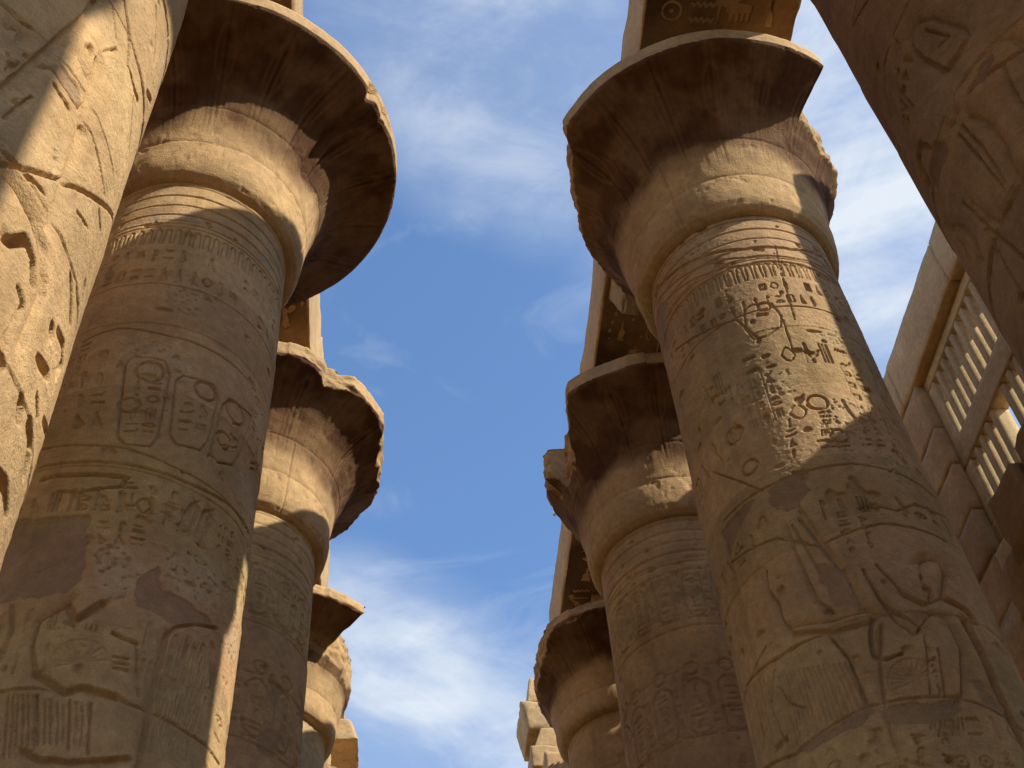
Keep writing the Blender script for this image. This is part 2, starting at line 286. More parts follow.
# outlines of the carved figures: angle round the column (deg), height (m)
TR={
 'R1':[
  ('o',(0.02,0.035),[(-140.0,9.21),(-122.5,9.06),(-109.3,9.06),(-106.2,9.01),(-108.1,8.94),(-123.6,8.95),(-140.8,9.14),(-143.5,9.33),(-143.7,9.58),(-146.8,9.77),(-145.1,10.0)]),
  ('o',(0.015,0.03),[(-129.3,10.4),(-129.0,10.0),(-126.0,9.33),(-121.3,9.16)]),
  ('s',(0.012,0.02),[(-126.9,10.37),(-121.2,9.61)]),
  ('o',(0.018,0.035),[(-122.9,10.4),(-111.3,9.42),(-110.5,9.12),(-104.6,9.01)]),
  ('s',(0.012,0.02),[(-119.8,10.34),(-110.1,9.45)]),
  ('o',(0.025,0.05),[(-79.9,9.63),(-75.3,9.7),(-69.4,9.71),(-67.1,9.56)]),
  ('o',(0.012,0.025),[(-79.9,9.59),(-81.4,9.36),(-78.9,9.27),(-82.3,9.12)]),
  ('o',(0.02,0.045),[(-67.6,9.53),(-73.8,9.22),(-64.6,9.15),(-61.7,9.08)]),
  ('o',(0.015,0.03),[(-91.5,9.21),(-85.2,9.09),(-74.1,9.21)]),
  ('s',(0.015,0.03),[(-104.4,9.55),(-102.1,9.16),(-97.2,9.0),(-91.5,8.86)]),
  ('s',(0.015,0.03),[(-98.3,9.6),(-91.6,9.2),(-83.5,9.09)]),
  ('o',(0.015,0.03),[(-101.6,9.13),(-98.6,8.89),(-93.1,8.74),(-83.6,8.98),(-77.3,8.95),(-76.2,8.6),(-83.7,8.08),(-89.9,7.91)]),
  ('o',(0.03,0.05),[(-67.0,8.97),(-64.7,8.63),(-65.1,8.04),(-63.5,7.66)]),
  ('s',(0.02,0.04),[(-106.5,9.04),(-110.2,8.82),(-112.1,8.57),(-107.8,8.5),(-100.8,8.54)]),
  ('o',(0.015,0.03),[(-104.3,8.91),(-110.3,8.47),(-114.7,7.93),(-114.8,7.48),(-107.8,7.4)]),
  ('s',(0.01,0.018),[(-89.2,8.75),(-96.1,8.08)]),
  ('s',(0.01,0.018),[(-86.3,8.57),(-91.0,8.03)]),
  ('f',0.24,[(-99.7,8.23)]),
  ('h',15,[(-153.9,8.82),(-123.2,8.58),(-121.0,8.06),(-153.3,8.05)]),
  ('h',8,[(-98.2,7.93),(-87.0,7.92),(-89.0,7.68),(-101.1,7.7)]),
  ('h',7,[(175.9,9.15),(-162.8,8.96),(-164.0,8.21),(174.9,8.38)]),
  ('s',(0.012,0.03),[(-179.5,9.14),(-151.3,9.0),(-126.7,8.97),(-121.4,8.6),(-120.0,8.09)]),
  ('s',(0.012,0.02),[(-154.9,8.92),(-162.8,8.61),(-159.4,8.14)]),
  ('s',(0.012,0.02),[(-155.2,8.73),(-151.6,8.48),(-145.0,8.34)]),
  ('s',(0.012,0.02),[(-155.8,9.21),(-171.4,9.11),(167.7,9.11)]),
  ('s',(0.012,0.02),[(-91.0,10.4),(-79.6,10.34),(-66.9,10.53),(-59.2,10.51)]),
  ('s',(0.01,0.02),[(-57.8,10.51),(-32.3,10.74),(-32.5,10.34),(-32.4,9.93),(-37.9,9.41)]),
  ('P',0,[(-134.1,10.86),(-126.1,10.89),(-119.5,10.69),(-120.2,10.58),(-126.3,10.6),(-132.4,10.74)]),
  ('P',0,[(-156.6,8.0),(-134.9,8.01),(-120.0,8.09),(-116.5,8.02),(-122.8,7.92),(-136.1,7.9),(-149.4,7.88)]),
  ('P',0,[(-116.2,8.04),(-104.9,8.05),(-85.7,8.0),(-86.1,7.88),(-100.6,7.74),(-110.5,7.82),(-116.2,7.92)]),
  ('P',0,[(-167.5,10.97),(-147.2,11.01),(-138.4,10.96),(-153.4,10.74),(-164.3,10.57)]),
  ('P',0,[(-79.4,8.25),(-73.6,8.25),(-66.1,7.99),(-68.4,7.88),(-76.0,8.02)]),
  ('P',0,[(-123.7,9.84),(-111.9,9.57),(-111.4,9.07),(-120.6,9.22)]),
  ('J',0,[(177.0,8.23),(-154.4,7.98),(-118.7,8.07),(-85.3,8.03),(-60.3,7.8)]),
  ('J',0,[(-163.9,10.48),(-135.2,10.3),(-118.8,9.98),(-89.1,10.14),(-56.4,10.1)]),
  ('g',(1,3),[(-114.8,10.39),(-111.4,10.39),(-112.4,10.08),(-115.7,10.08)]),
  ('g',(1,5),[(-107.6,10.37),(-102.1,10.37),(-103.0,9.77),(-108.9,9.77)]),
  ('g',(1,5),[(-100.3,10.39),(-93.5,10.4),(-94.6,9.84),(-100.8,9.78)]),
  ('g',(3,2),[(-88.0,10.1),(-71.8,10.22),(-65.6,9.87),(-87.8,9.73)]),
  ('g',(1,4),[(-91.7,8.62),(-87.7,8.64),(-90.5,8.07),(-94.5,8.04)]),
  ('g',(4,1),[(-163.6,10.5),(-134.2,10.39),(-132.7,10.27),(-161.2,10.32)]),
  ('g',(2,4),[(-111.7,7.72),(-90.1,7.7),(-93.3,7.39),(-114.0,7.43)]),
  ('J',0,[(162.0,13.02),(179.2,13.14),(-150.7,12.89),(-131.9,12.86),(-105.6,12.93),(-75.9,12.97),(-32.3,13.46)]),
  ('J',0,[(168.8,12.0),(-163.0,12.0),(-136.2,11.96),(-111.3,11.94),(-82.4,12.11),(-51.1,12.21),(-32.5,12.18)]),
  ('J',0,[(-162.1,11.05),(-137.0,11.02),(-113.4,11.01),(-91.6,11.02),(-72.9,10.97),(-45.3,10.89)]),
  ('J',0,[(-167.9,14.28),(-147.3,14.05),(-122.5,13.87),(-114.0,13.35)]),
  ('s',(0.03,0.02),[(-178.0,15.82),(-156.1,15.61),(-133.7,15.45),(-105.7,15.24),(-77.5,15.24),(-38.9,15.57)]),
  ('s',(0.015,0.012),[(-179.3,15.62),(-156.5,15.39),(-135.5,15.25),(-107.4,15.05),(-80.0,15.02),(-46.4,15.15)]),
  ('s',(0.015,0.012),[(179.3,15.43),(-156.6,15.21),(-134.5,15.05),(-108.9,14.88),(-82.1,14.82),(-46.9,14.93)]),
  ('s',(0.012,0.02),[(-116.8,13.99),(-112.0,14.04),(-101.7,13.99),(-99.0,13.71),(-100.9,13.52),(-109.5,13.38),(-116.9,13.39),(-119.1,13.61),(-116.8,13.99)]),
  ('c',0.12,[(-97.3,12.06)]),
  ('c',0.1,[(-92.6,11.49)]),
  ('c',0.12,[(-141.7,12.03)]),
  ('c',0.08,[(-106.1,13.95)]),
  ('c',0.1,[(-138.3,11.43)]),
  ('s',(0.015,0.025),[(-103.5,11.43),(-96.2,11.42),(-89.0,11.39)]),
  ('s',(0.015,0.025),[(-102.8,11.32),(-89.9,11.32)]),
  ('g',(1,4),[(-99.2,11.92),(-91.4,11.93),(-95.3,11.33),(-103.6,11.33)]),
  ('g',(1,4),[(-116.1,11.89),(-109.9,11.9),(-113.6,11.25),(-119.8,11.26)]),
  ('g',(2,3),[(-80.1,11.88),(-66.9,11.95),(-68.9,11.37),(-82.3,11.31)]),
  ('g',(1,3),[(-117.8,12.72),(-111.3,12.75),(-112.1,12.16),(-119.3,12.13)]),
  ('g',(2,2),[(-105.8,12.71),(-87.2,12.75),(-88.7,12.26),(-107.9,12.19)]),
  ('g',(2,2),[(-84.2,12.74),(-68.2,12.84),(-67.3,12.4),(-84.1,12.31)]),
  ('g',(9,1),[(-165.5,14.42),(-71.2,14.49),(-72.7,14.12),(-167.1,14.09)]),
  ('g',(4,2),[(-94.8,14.03),(-32.1,14.68),(-42.9,13.88),(-95.5,13.54)]),
  ('g',(3,1),[(-149.4,13.86),(-118.5,13.81),(-116.9,13.39),(-147.8,13.43)]),
  ('g',(9,1),[(-125.1,10.41),(-80.7,10.42),(-78.2,10.19),(-120.0,10.21)]),
  ('P',0,[(-133.3,10.96),(-124.0,11.07),(-116.7,11.04),(-114.5,10.72),(-121.1,10.62),(-131.6,10.73)]),
  ('s',(0.008,0.02),[(-161.5,11.83),(-147.5,11.4),(-135.1,10.99)]),
  ('s',(0.008,0.02),[(-98.8,13.63),(-99.5,12.93)]),
  ('s',(0.008,0.02),[(-86.8,15.28),(-89.2,14.81),(-92.6,13.61)]),
 ],
 'L1':[
  ('J',0,[(-119.5,12.77),(-101.6,12.87),(-78.4,12.76),(-50.3,12.77),(-21.7,12.75)]),
  ('J',0,[(-125.5,11.06),(-97.2,10.9),(-80.7,10.87),(-59.7,10.77),(-36.9,10.78),(-14.3,10.76)]),
  ('s',(0.02,0.02),[(-119.1,10.73),(-100.1,10.66),(-83.8,10.64),(-53.3,10.64),(-4.7,10.86)]),
  ('s',(0.012,0.012),[(-118.2,10.67),(-99.6,10.6),(-83.3,10.58),(-53.7,10.57),(-9.7,10.67)]),
  ('s',(0.012,0.022),[(-89.9,12.33),(-92.4,12.19),(-86.8,11.04),(-82.8,10.93),(-72.3,10.96),(-70.0,11.13),(-71.4,12.12),(-75.5,12.32),(-89.9,12.33)]),
  ('s',(0.012,0.022),[(-65.2,12.16),(-68.0,12.03),(-65.3,11.21),(-61.9,11.1),(-50.0,11.18),(-47.0,11.38),(-46.1,12.1),(-49.3,12.24),(-65.2,12.16)]),
  ('s',(0.012,0.022),[(-39.3,12.2),(-42.7,12.03),(-44.9,11.24),(-39.8,11.18),(-29.9,11.33),(-25.7,11.63),(-21.9,12.3),(-39.3,12.2)]),
  ('c',0.15,[(-80.6,12.11)]),
  ('c',0.13,[(-53.2,12.07)]),
  ('c',0.15,[(-34.2,12.08)]),
  ('c',0.11,[(-85.6,11.53)]),
  ('c',0.11,[(-38.1,11.55)]),
  ('g',(2,4),[(-88.0,11.96),(-73.4,12.01),(-70.9,11.12),(-85.1,11.07)]),
  ('g',(2,2),[(-63.9,11.81),(-48.6,11.95),(-48.2,11.39),(-63.7,11.23)]),
  ('g',(1,3),[(-37.3,11.92),(-24.3,12.11),(-29.6,11.48),(-40.8,11.32)]),
  ('g',(2,3),[(-117.5,12.2),(-99.3,12.14),(-93.6,11.15),(-108.5,11.16)]),
  ('g',(2,3),[(-15.1,12.14),(8.7,12.61),(-4.4,11.76),(-16.2,11.54)]),
  ('g',(9,1),[(-128.1,14.14),(-49.5,14.26),(-43.1,14.07),(-124.8,13.76)]),
  ('g',(9,1),[(-122.6,13.68),(-47.4,13.89),(-35.3,13.78),(-119.9,13.33)]),
  ('s',(0.03,0.045),[(-114.9,10.52),(-107.1,10.51),(-99.3,10.48),(-78.4,10.46)]),
  ('s',(0.02,0.03),[(-78.4,10.46),(-79.8,10.33),(-96.2,10.23),(-104.9,10.29)]),
  ('g',(2,2),[(-97.7,10.22),(-82.1,10.22),(-80.8,9.97),(-96.2,9.97)]),
  ('g',(1,3),[(-81.3,10.42),(-72.9,10.47),(-71.2,10.01),(-78.9,9.98)]),
  ('g',(2,3),[(-71.4,10.45),(-54.2,10.49),(-54.0,10.07),(-69.6,9.98)]),
  ('o',(0.015,0.03),[(-52.9,10.04),(-49.6,10.39),(-47.2,10.47),(-45.4,10.43),(-47.4,10.02)]),
  ('o',(0.015,0.03),[(-45.2,10.05),(-42.5,10.42),(-39.6,10.49),(-38.1,10.44),(-40.6,10.01)]),
  ('g',(2,3),[(-34.1,10.41),(-19.0,10.55),(-22.3,10.11),(-34.9,10.03)]),
  ('g',(3,2),[(-87.0,9.89),(-65.8,9.93),(-65.1,9.61),(-84.9,9.55)]),
  ('P',0,[(-124.1,10.04),(-104.9,9.96),(-88.8,9.92),(-86.7,9.53),(-84.8,9.14),(-89.3,8.97),(-99.0,8.94),(-115.2,8.98),(-123.6,9.59)]),
  ('P',0,[(-65.6,9.26),(-59.1,9.46),(-54.2,9.24),(-43.2,9.24),(-27.9,9.22),(-37.5,9.04),(-48.3,8.91),(-63.4,8.96)]),
  ('o',(0.018,0.035),[(-107.4,9.44),(-106.8,9.53),(-103.8,9.55),(-97.0,9.49),(-94.9,9.34),(-102.3,9.26),(-102.2,9.18)]),
  ('o',(0.02,0.045),[(-96.4,8.4),(-96.3,8.67),(-91.7,8.77),(-87.0,8.88)]),
  ('o',(0.03,0.05),[(-87.6,8.86),(-84.0,8.69),(-80.0,8.79),(-75.8,8.91)]),
  ('o',(0.025,0.045),[(-96.6,8.42),(-92.3,8.13),(-86.1,8.04),(-80.8,7.95),(-75.5,8.02),(-63.2,8.0)]),
  ('J',0,[(-63.2,8.0),(-58.6,7.96),(-49.4,7.96),(-34.8,7.96),(-5.9,8.03)]),
  ('J',0,[(-102.8,7.97),(-92.1,7.98),(-80.9,7.96)]),
  ('o',(0.018,0.03),[(-109.3,8.9),(-106.3,8.63),(-107.2,8.34)]),
  ('f',0.24,[(-78.2,8.25)]),
  ('h',9,[(-88.6,7.86),(-71.9,7.86),(-69.4,7.48),(-84.6,7.44)]),
  ('h',13,[(-48.6,8.77),(-24.6,8.97),(-32.0,7.65),(-49.0,7.6)]),
  ('h',6,[(-99.5,7.92),(-90.7,7.9),(-85.0,7.32),(-94.3,7.32)]),
  ('s',(0.012,0.02),[(-89.4,7.9),(-85.0,7.44)]),
  ('s',(0.012,0.02),[(-60.3,8.55),(-55.7,8.07)]),
  ('o',(0.02,0.04),[(-49.1,8.78),(-49.7,8.46),(-50.1,8.21),(-49.7,7.9),(-49.6,7.43)]),
  ('s',(0.02,0.03),[(-69.4,8.61),(-64.9,8.58),(-60.1,8.57)]),
  ('s',(0.02,0.03),[(-49.1,8.78),(-46.4,8.9),(-37.7,9.06),(-24.9,9.21)]),
  ('s',(0.012,0.02),[(-78.3,7.88),(-74.8,7.42)]),
  ('s',(0.012,0.02),[(-71.0,7.88),(-68.4,7.41)]),
  ('o',(0.02,0.035),[(-88.8,7.39),(-83.1,7.31),(-73.3,7.32),(-61.2,7.41),(-54.7,7.48)]),
  ('s',(0.01,0.02),[(-40.4,8.88),(-38.2,8.35)]),
  ('s',(0.01,0.02),[(-31.8,8.92),(-30.0,8.31)]),
  ('s',(0.01,0.02),[(-45.8,8.59),(-44.7,8.11)]),
  ('G',0,[(-85.2,9.58),(-76.4,9.69),(-66.8,9.63),(-61.5,9.34),(-63.7,9.0),(-71.7,8.9),(-79.6,8.99),(-84.6,9.25)]),
  ('G',0,[(-60.5,9.64),(-48.1,9.9),(-30.6,9.99),(-22.3,9.94),(-26.1,9.33),(-41.1,9.23),(-54.2,9.24)]),
  ('s',(0.012,0.02),[(-67.6,8.37),(-62.0,8.39)]),
  ('s',(0.012,0.02),[(-67.1,8.31),(-61.5,8.33)]),
  ('s',(0.012,0.02),[(-66.6,8.26),(-61.0,8.27)]),
 ],
 'R0':[
  ('o',(0.02,0.035),[(-165.3,10.02),(-161.7,9.89),(-155.9,9.43),(-156.4,9.32),(-160.8,9.27),(-167.0,9.3),(-170.4,9.63),(-171.8,9.86),(-170.1,10.01),(-165.3,10.02)]),
  ('o',(0.02,0.035),[(-165.0,9.23),(-170.3,9.05),(-172.9,8.89),(-176.7,8.92)]),
  ('o',(0.025,0.045),[(-169.8,8.75),(-166.7,8.57),(-166.2,8.28),(-168.2,8.03),(-168.3,7.8)]),
  ('s',(0.02,0.03),[(-172.6,8.76),(-171.2,8.41),(-171.6,8.01)]),
  ('s',(0.02,0.03),[(-175.1,8.75),(-173.6,8.34),(-173.1,7.99)]),
  ('o',(0.02,0.04),[(172.5,9.15),(168.7,9.32),(163.4,9.34),(160.7,9.31),(160.3,9.11)]),
  ('s',(0.015,0.02),[(-179.2,10.3),(173.6,10.31),(166.2,10.21),(161.1,9.95)]),
  ('s',(0.015,0.02),[(179.1,10.04),(174.7,9.92),(176.4,9.53)]),
  ('o',(0.02,0.035),[(-155.4,8.98),(-150.3,8.98),(-147.3,8.9),(-146.7,8.75)]),
  ('s',(0.02,0.03),[(-165.0,8.89),(-159.6,8.85),(-153.4,8.77),(-147.5,8.71)]),
  ('P',0,[(-166.7,8.89),(-162.9,8.91),(-158.9,8.82),(-153.6,8.88),(-154.7,8.95),(-158.6,8.96),(-164.6,8.94)]),
  ('o',(0.02,0.04),[(156.6,8.68),(164.9,8.37),(166.2,8.15),(163.9,8.04)]),
  ('o',(0.02,0.03),[(174.3,8.32),(176.1,8.1),(178.9,7.9),(-173.7,7.86),(-169.0,7.86)]),
  ('s',(0.02,0.03),[(171.8,8.42),(175.5,7.96),(-180.0,7.47)]),
  ('s',(0.012,0.02),[(-163.4,10.31),(-175.8,10.3),(-175.6,10.17)]),
  ('s',(0.012,0.02),[(-175.4,10.98),(171.1,11.19)]),
  ('g',(1,5),[(-174.3,9.99),(-172.0,9.82),(170.4,9.49),(163.3,9.85)]),
  ('s',(0.02,0.03),[(-153.4,8.77),(-155.2,8.56),(-156.1,8.29)]),
  ('s',(0.015,0.025),[(-164.7,9.84),(-160.2,9.51),(-164.4,9.55)]),
  ('P',0,[(174.5,9.07),(179.1,8.89),(178.4,8.81),(164.7,8.87),(162.1,9.06)]),
  ('o',(0.02,0.04),[(154.1,8.8),(158.6,8.34),(150.3,8.03),(140.7,7.76),(140.7,7.45)]),
  ('s',(0.02,0.03),[(173.9,8.02),(172.1,7.64),(172.3,7.33)]),
 ],
 'L0':[
  ('s',(0.02,0.04),[(-31.8,7.07),(-26.2,7.1),(-20.5,7.14)]),
  ('o',(0.03,0.05),[(-31.7,6.94),(-25.9,6.94),(-19.5,6.91),(-14.9,6.82)]),
  ('o',(0.02,0.035),[(-21.5,8.62),(-19.6,8.21),(-17.3,7.63),(-16.2,7.03)]),
  ('s',(0.02,0.05),[(-20.9,9.52),(-14.8,9.34),(-10.6,9.07),(-2.6,9.05)]),
  ('s',(0.03,0.07),[(-3.2,9.06),(0.4,9.11)]),
  ('s',(0.03,0.07),[(4.3,9.4),(11.2,9.59)]),
  ('s',(0.012,0.03),[(-2.9,8.99),(6.1,8.74),(8.2,8.45)]),
  ('s',(0.012,0.02),[(-20.2,8.06),(-9.5,8.0),(0.1,7.92)]),
  ('o',(0.015,0.025),[(-31.3,8.38),(-26.9,8.41),(-21.9,8.35)]),
  ('o',(0.02,0.03),[(-35.6,7.9),(-32.3,8.04),(-21.1,8.02)]),
  ('s',(0.02,0.035),[(-28.9,7.94),(-23.5,7.92)]),
  ('o',(0.03,0.03),[(-38.8,7.45),(-35.6,7.9),(-31.7,8.49),(-29.4,8.78),(-28.5,9.12)]),
  ('s',(0.015,0.03),[(-46.8,8.17),(-42.6,8.17),(-39.2,8.19)]),
  ('o',(0.015,0.03),[(-42.8,8.04),(-41.8,8.1),(-40.7,8.08),(-40.9,7.99)]),
  ('g',(2,4),[(-42.4,7.73),(-39.7,8.0),(-32.7,8.06),(-38.4,7.55)]),
  ('g',(1,4),[(-38.3,7.41),(-35.2,7.72),(-32.0,7.7),(-35.9,7.23)]),
  ('G',0,[(-23.6,7.51),(-21.9,7.73),(-18.3,7.73),(-16.8,7.28),(-19.9,7.07)]),
  ('s',(0.02,0.06),[(0.6,7.76),(4.6,7.74)]),
  ('s',(0.012,0.02),[(-8.5,7.41),(-2.2,7.49)]),
  ('s',(0.01,0.02),[(-23.4,9.28),(-18.2,9.06)]),
  ('s',(0.01,0.02),[(-8.3,10.11),(2.0,9.7)]),
  ('s',(0.01,0.02),[(2.0,10.8),(8.6,10.13)]),
  ('P',0,[(-32.7,8.06),(-28.8,8.19),(-20.4,8.21),(-20.6,8.04),(-27.5,8.01)]),
  ('s',(0.012,0.02),[(-20.5,8.76),(-16.9,8.99),(-16.7,8.86)]),
  ('J',0,[(-32.3,6.98),(-16.1,7.41),(4.9,7.96),(22.3,8.39)]),
  ('s',(0.045,0.05),[(-22.6,6.62),(-19.7,6.74),(-15.7,6.69),(-13.6,6.58)]),
  ('s',(0.03,0.03),[(-16.6,6.43),(-14.0,6.39),(-14.7,6.06)]),
  ('s',(0.05,0.07),[(-2.0,6.59),(-1.5,6.56)]),
  ('s',(0.04,0.05),[(1.3,6.66),(6.6,6.72),(10.0,6.67),(8.7,6.55)]),
  ('s',(0.05,0.06),[(-2.7,6.31),(3.0,6.38)]),
  ('s',(0.05,0.06),[(-3.5,5.99),(-2.1,5.92)]),
  ('s',(0.06,0.07),[(3.1,6.01),(7.4,6.0),(10.3,5.89)]),
  ('s',(0.06,0.07),[(-1.5,5.55),(2.3,5.59),(6.9,5.55)]),
  ('s',(0.04,0.06),[(-14.9,5.99),(-13.1,5.98)]),
  ('o',(0.02,0.02),[(-23.3,6.96),(-14.0,6.88),(-9.3,6.63),(-9.7,6.21)]),
  ('s',(0.03,0.05),[(1.8,6.18),(5.2,6.14)]),
  ('s',(0.03,0.04),[(7.8,7.3),(9.5,7.22)]),
  ('s',(0.03,0.05),[(-1.7,7.04),(6.2,6.9)]),
  ('s',(0.03,0.04),[(10.2,6.24),(22.4,6.45)]),
 ],
}
# ---------------------------------------------------------------- materials
def stone_mat(name, scale=1., bump=.5, value=1., patterns=None):
    mt = bpy.data.materials.new(name); mt.use_nodes = True; t = mt.node_tree; n = t.nodes; l = t.links
    b = n['Principled BSDF']; b.inputs['Roughness'].default_value = .92; b.inputs['Specular IOR Level'].default_value = .15
    at = n.new('ShaderNodeAttribute'); at.attribute_name = 'tint'
    tcn = n.new('ShaderNodeTexCoord'); co = tcn.outputs['Object']
    def nz(s, d, r):
        q = n.new('ShaderNodeTexNoise'); q.inputs['Scale'].default_value = s*scale; q.inputs['Detail'].default_value = d; q.inputs['Roughness'].default_value = r; l.new(co, q.inputs['Vector']); return q.outputs['Fac']
    a, c, e = nz(1.3, 6, .65), nz(9, 5, .6), nz(48, 4, .7)
    def mrange(v, lo, hi, f=.3, g=.7):
        q = n.new('ShaderNodeMapRange'); l.new(v, q.inputs[0]); q.inputs[1].default_value = f; q.inputs[2].default_value = g; q.inputs[3].default_value = lo; q.inputs[4].default_value = hi; return q.outputs[0]
    def mul(p, q):
        k = n.new('ShaderNodeMath'); k.operation = 'MULTIPLY'; l.new(p, k.inputs[0]); l.new(q, k.inputs[1]); return k.outputs[0]
    f = mul(mul(mrange(a, .84*value, 1.16*value), mrange(c, .86, 1.14)), mrange(e, .88, 1.12))
    vm = n.new('ShaderNodeVectorMath'); vm.operation = 'SCALE'; l.new(at.outputs['Color'], vm.inputs[0]); l.new(f, vm.inputs['Scale'])
    l.new(vm.outputs[0], b.inputs['Base Color'])
    ad = n.new('ShaderNodeMath'); ad.operation = 'ADD'; l.new(mul(c, mrange(a, .4, 1.2)), ad.inputs[0]); l.new(e, ad.inputs[1])
    bp = n.new('ShaderNodeBump'); bp.inputs['Strength'].default_value = bump; bp.inputs['Distance'].default_value = .02
    l.new(ad.outputs[0], bp.inputs['Height']); l.new(bp.outputs[0], b.inputs['Normal'])
    return mt
M_CARVED = stone_mat('carved_sandstone', 1., .8); M_BLOCK = stone_mat('block_sandstone', 1., .9); M_CAP = stone_mat('capital_sandstone', 1., .8)
# ---------------------------------------------------------------- rough stone block
def rough_block(name, lo, hi, parent=None, seg=.12, amp=.03, seed=0, col=STONE, org=(0, 0, 0), mat=None, taper=None, chip=.10, maxn=60, edge_in=.012):
    lo = np.array(lo, float); hi = np.array(hi, float); d = hi-lo; n = [int(min(maxn, max(2, round(v/seg)))) for v in d]
    Vs, Fs, base = [], [], 0
    for ax in range(3):
        for sd in (0, 1):
            u, v = [(1, 2), (2, 0), (0, 1)][ax]
            A, B = np.meshgrid(np.linspace(0, 1, n[u]+1), np.linspace(0, 1, n[v]+1))
            P = np.zeros((A.size, 3)); P[:, u] = A.ravel(); P[:, v] = B.ravel(); P[:, ax] = sd
            q = quads(n[u]+1, n[v]+1, base=base)
            if not sd: q = q[:, ::-1]
            Vs.append(P); Fs.append(q); base += len(P)
    P = np.concatenate(Vs); F = np.concatenate(Fs)
    key = np.round(P*1e5).astype(np.int64); _, idx, inv = np.unique(key, axis=0, return_index=True, return_inverse=True)
    P = P[idx]; F = inv.ravel()[F]
    W = lo+P*d
    if taper: W = taper(W, P)
    ctr = (lo+hi)/2; nrm = (P-.5)*2; ed = np.abs(nrm); e2 = np.sort(ed*1.0, 1)
    dist = np.abs((1-ed)*d/2); ds = np.sort(dist, 1)                   # distance to nearest faces
    edge = np.exp(-ds[:, 1]/.07)                                        # near an edge
    dirn = np.sign(nrm)*(dist < 1e-6); dn = dirn/np.maximum(np.linalg.norm(dirn, axis=1, keepdims=True), 1e-6)
    x, y, z = (W+seed*3.3).T
    nz = fbm(x, y, z, 4, 1.6)*amp+fbm(x, y, z, 3, 7.)*amp*.35
    ch = np.clip(fbm(x+9, y, z, 3, 1.4)+.15, 0, 1)*chip
    W = W+dn*(nz-edge*(edge_in+ch))[:, None]
    c = np.array(col)*(1+.22*fbm(x, y, z+7, 4, .9)+.1*fbm(x, y, z, 2, 6.))[:, None]
    r_ = sstep(0, .5, fbm(x, y+4, z, 3, 1.))[:, None]; c = c*(1-r_*np.array([.04, .08, .11]))
    o = grid_mesh(name, W-np.array(org), F, mat or M_BLOCK, parent, c, smooth=True)
    return o
def merge(name, objs, parent=None):
    """join freshly built meshes into one part"""
    Vs, Fs, Cs, b = [], [], [], 0
    for o in objs:
        me = o.data; v = np.zeros(len(me.vertices)*3, np.float32); me.vertices.foreach_get('co', v)
        f = np.zeros(len(me.loops), np.int32); me.loops.foreach_get('vertex_index', f); c = np.zeros(len(me.vertices)*4, np.float32); me.color_attributes['tint'].data.foreach_get('color', c)
        Vs.append(v.reshape(-1, 3)); Fs.append(f.reshape(-1, 4)+b); Cs.append(c.reshape(-1, 4)[:, :3]); b += len(me.vertices)
    mat = objs[0].data.materials[0]
    for o in objs: me = o.data; bpy.data.objects.remove(o); bpy.data.meshes.remove(me)
    return grid_mesh(name, np.concatenate(Vs), np.concatenate(Fs), mat, parent, np.concatenate(Cs))
# ---------------------------------------------------------------- ground
def ground():
    n = 121; g = np.linspace(-1, 1, n); g = np.sign(g)*np.abs(g)**2.5*600
    X, Y = np.meshgrid(g, g); Z = .05*fbm(X, Y, X*0, 3, .6)*(np.hypot(X, Y) < 60)
    mt = stone_mat('sandy_ground', .6, .4)
    c = np.ones((n*n, 3))*np.array([.38, .27, .15])
    o = grid_mesh('ground', np.stack([X, Y, Z], -1).reshape(-1, 3), quads(n, n), mt, None, c); tag(o, 'pale trodden sand of the hall floor', kind='structure'); del o['label']
ground()
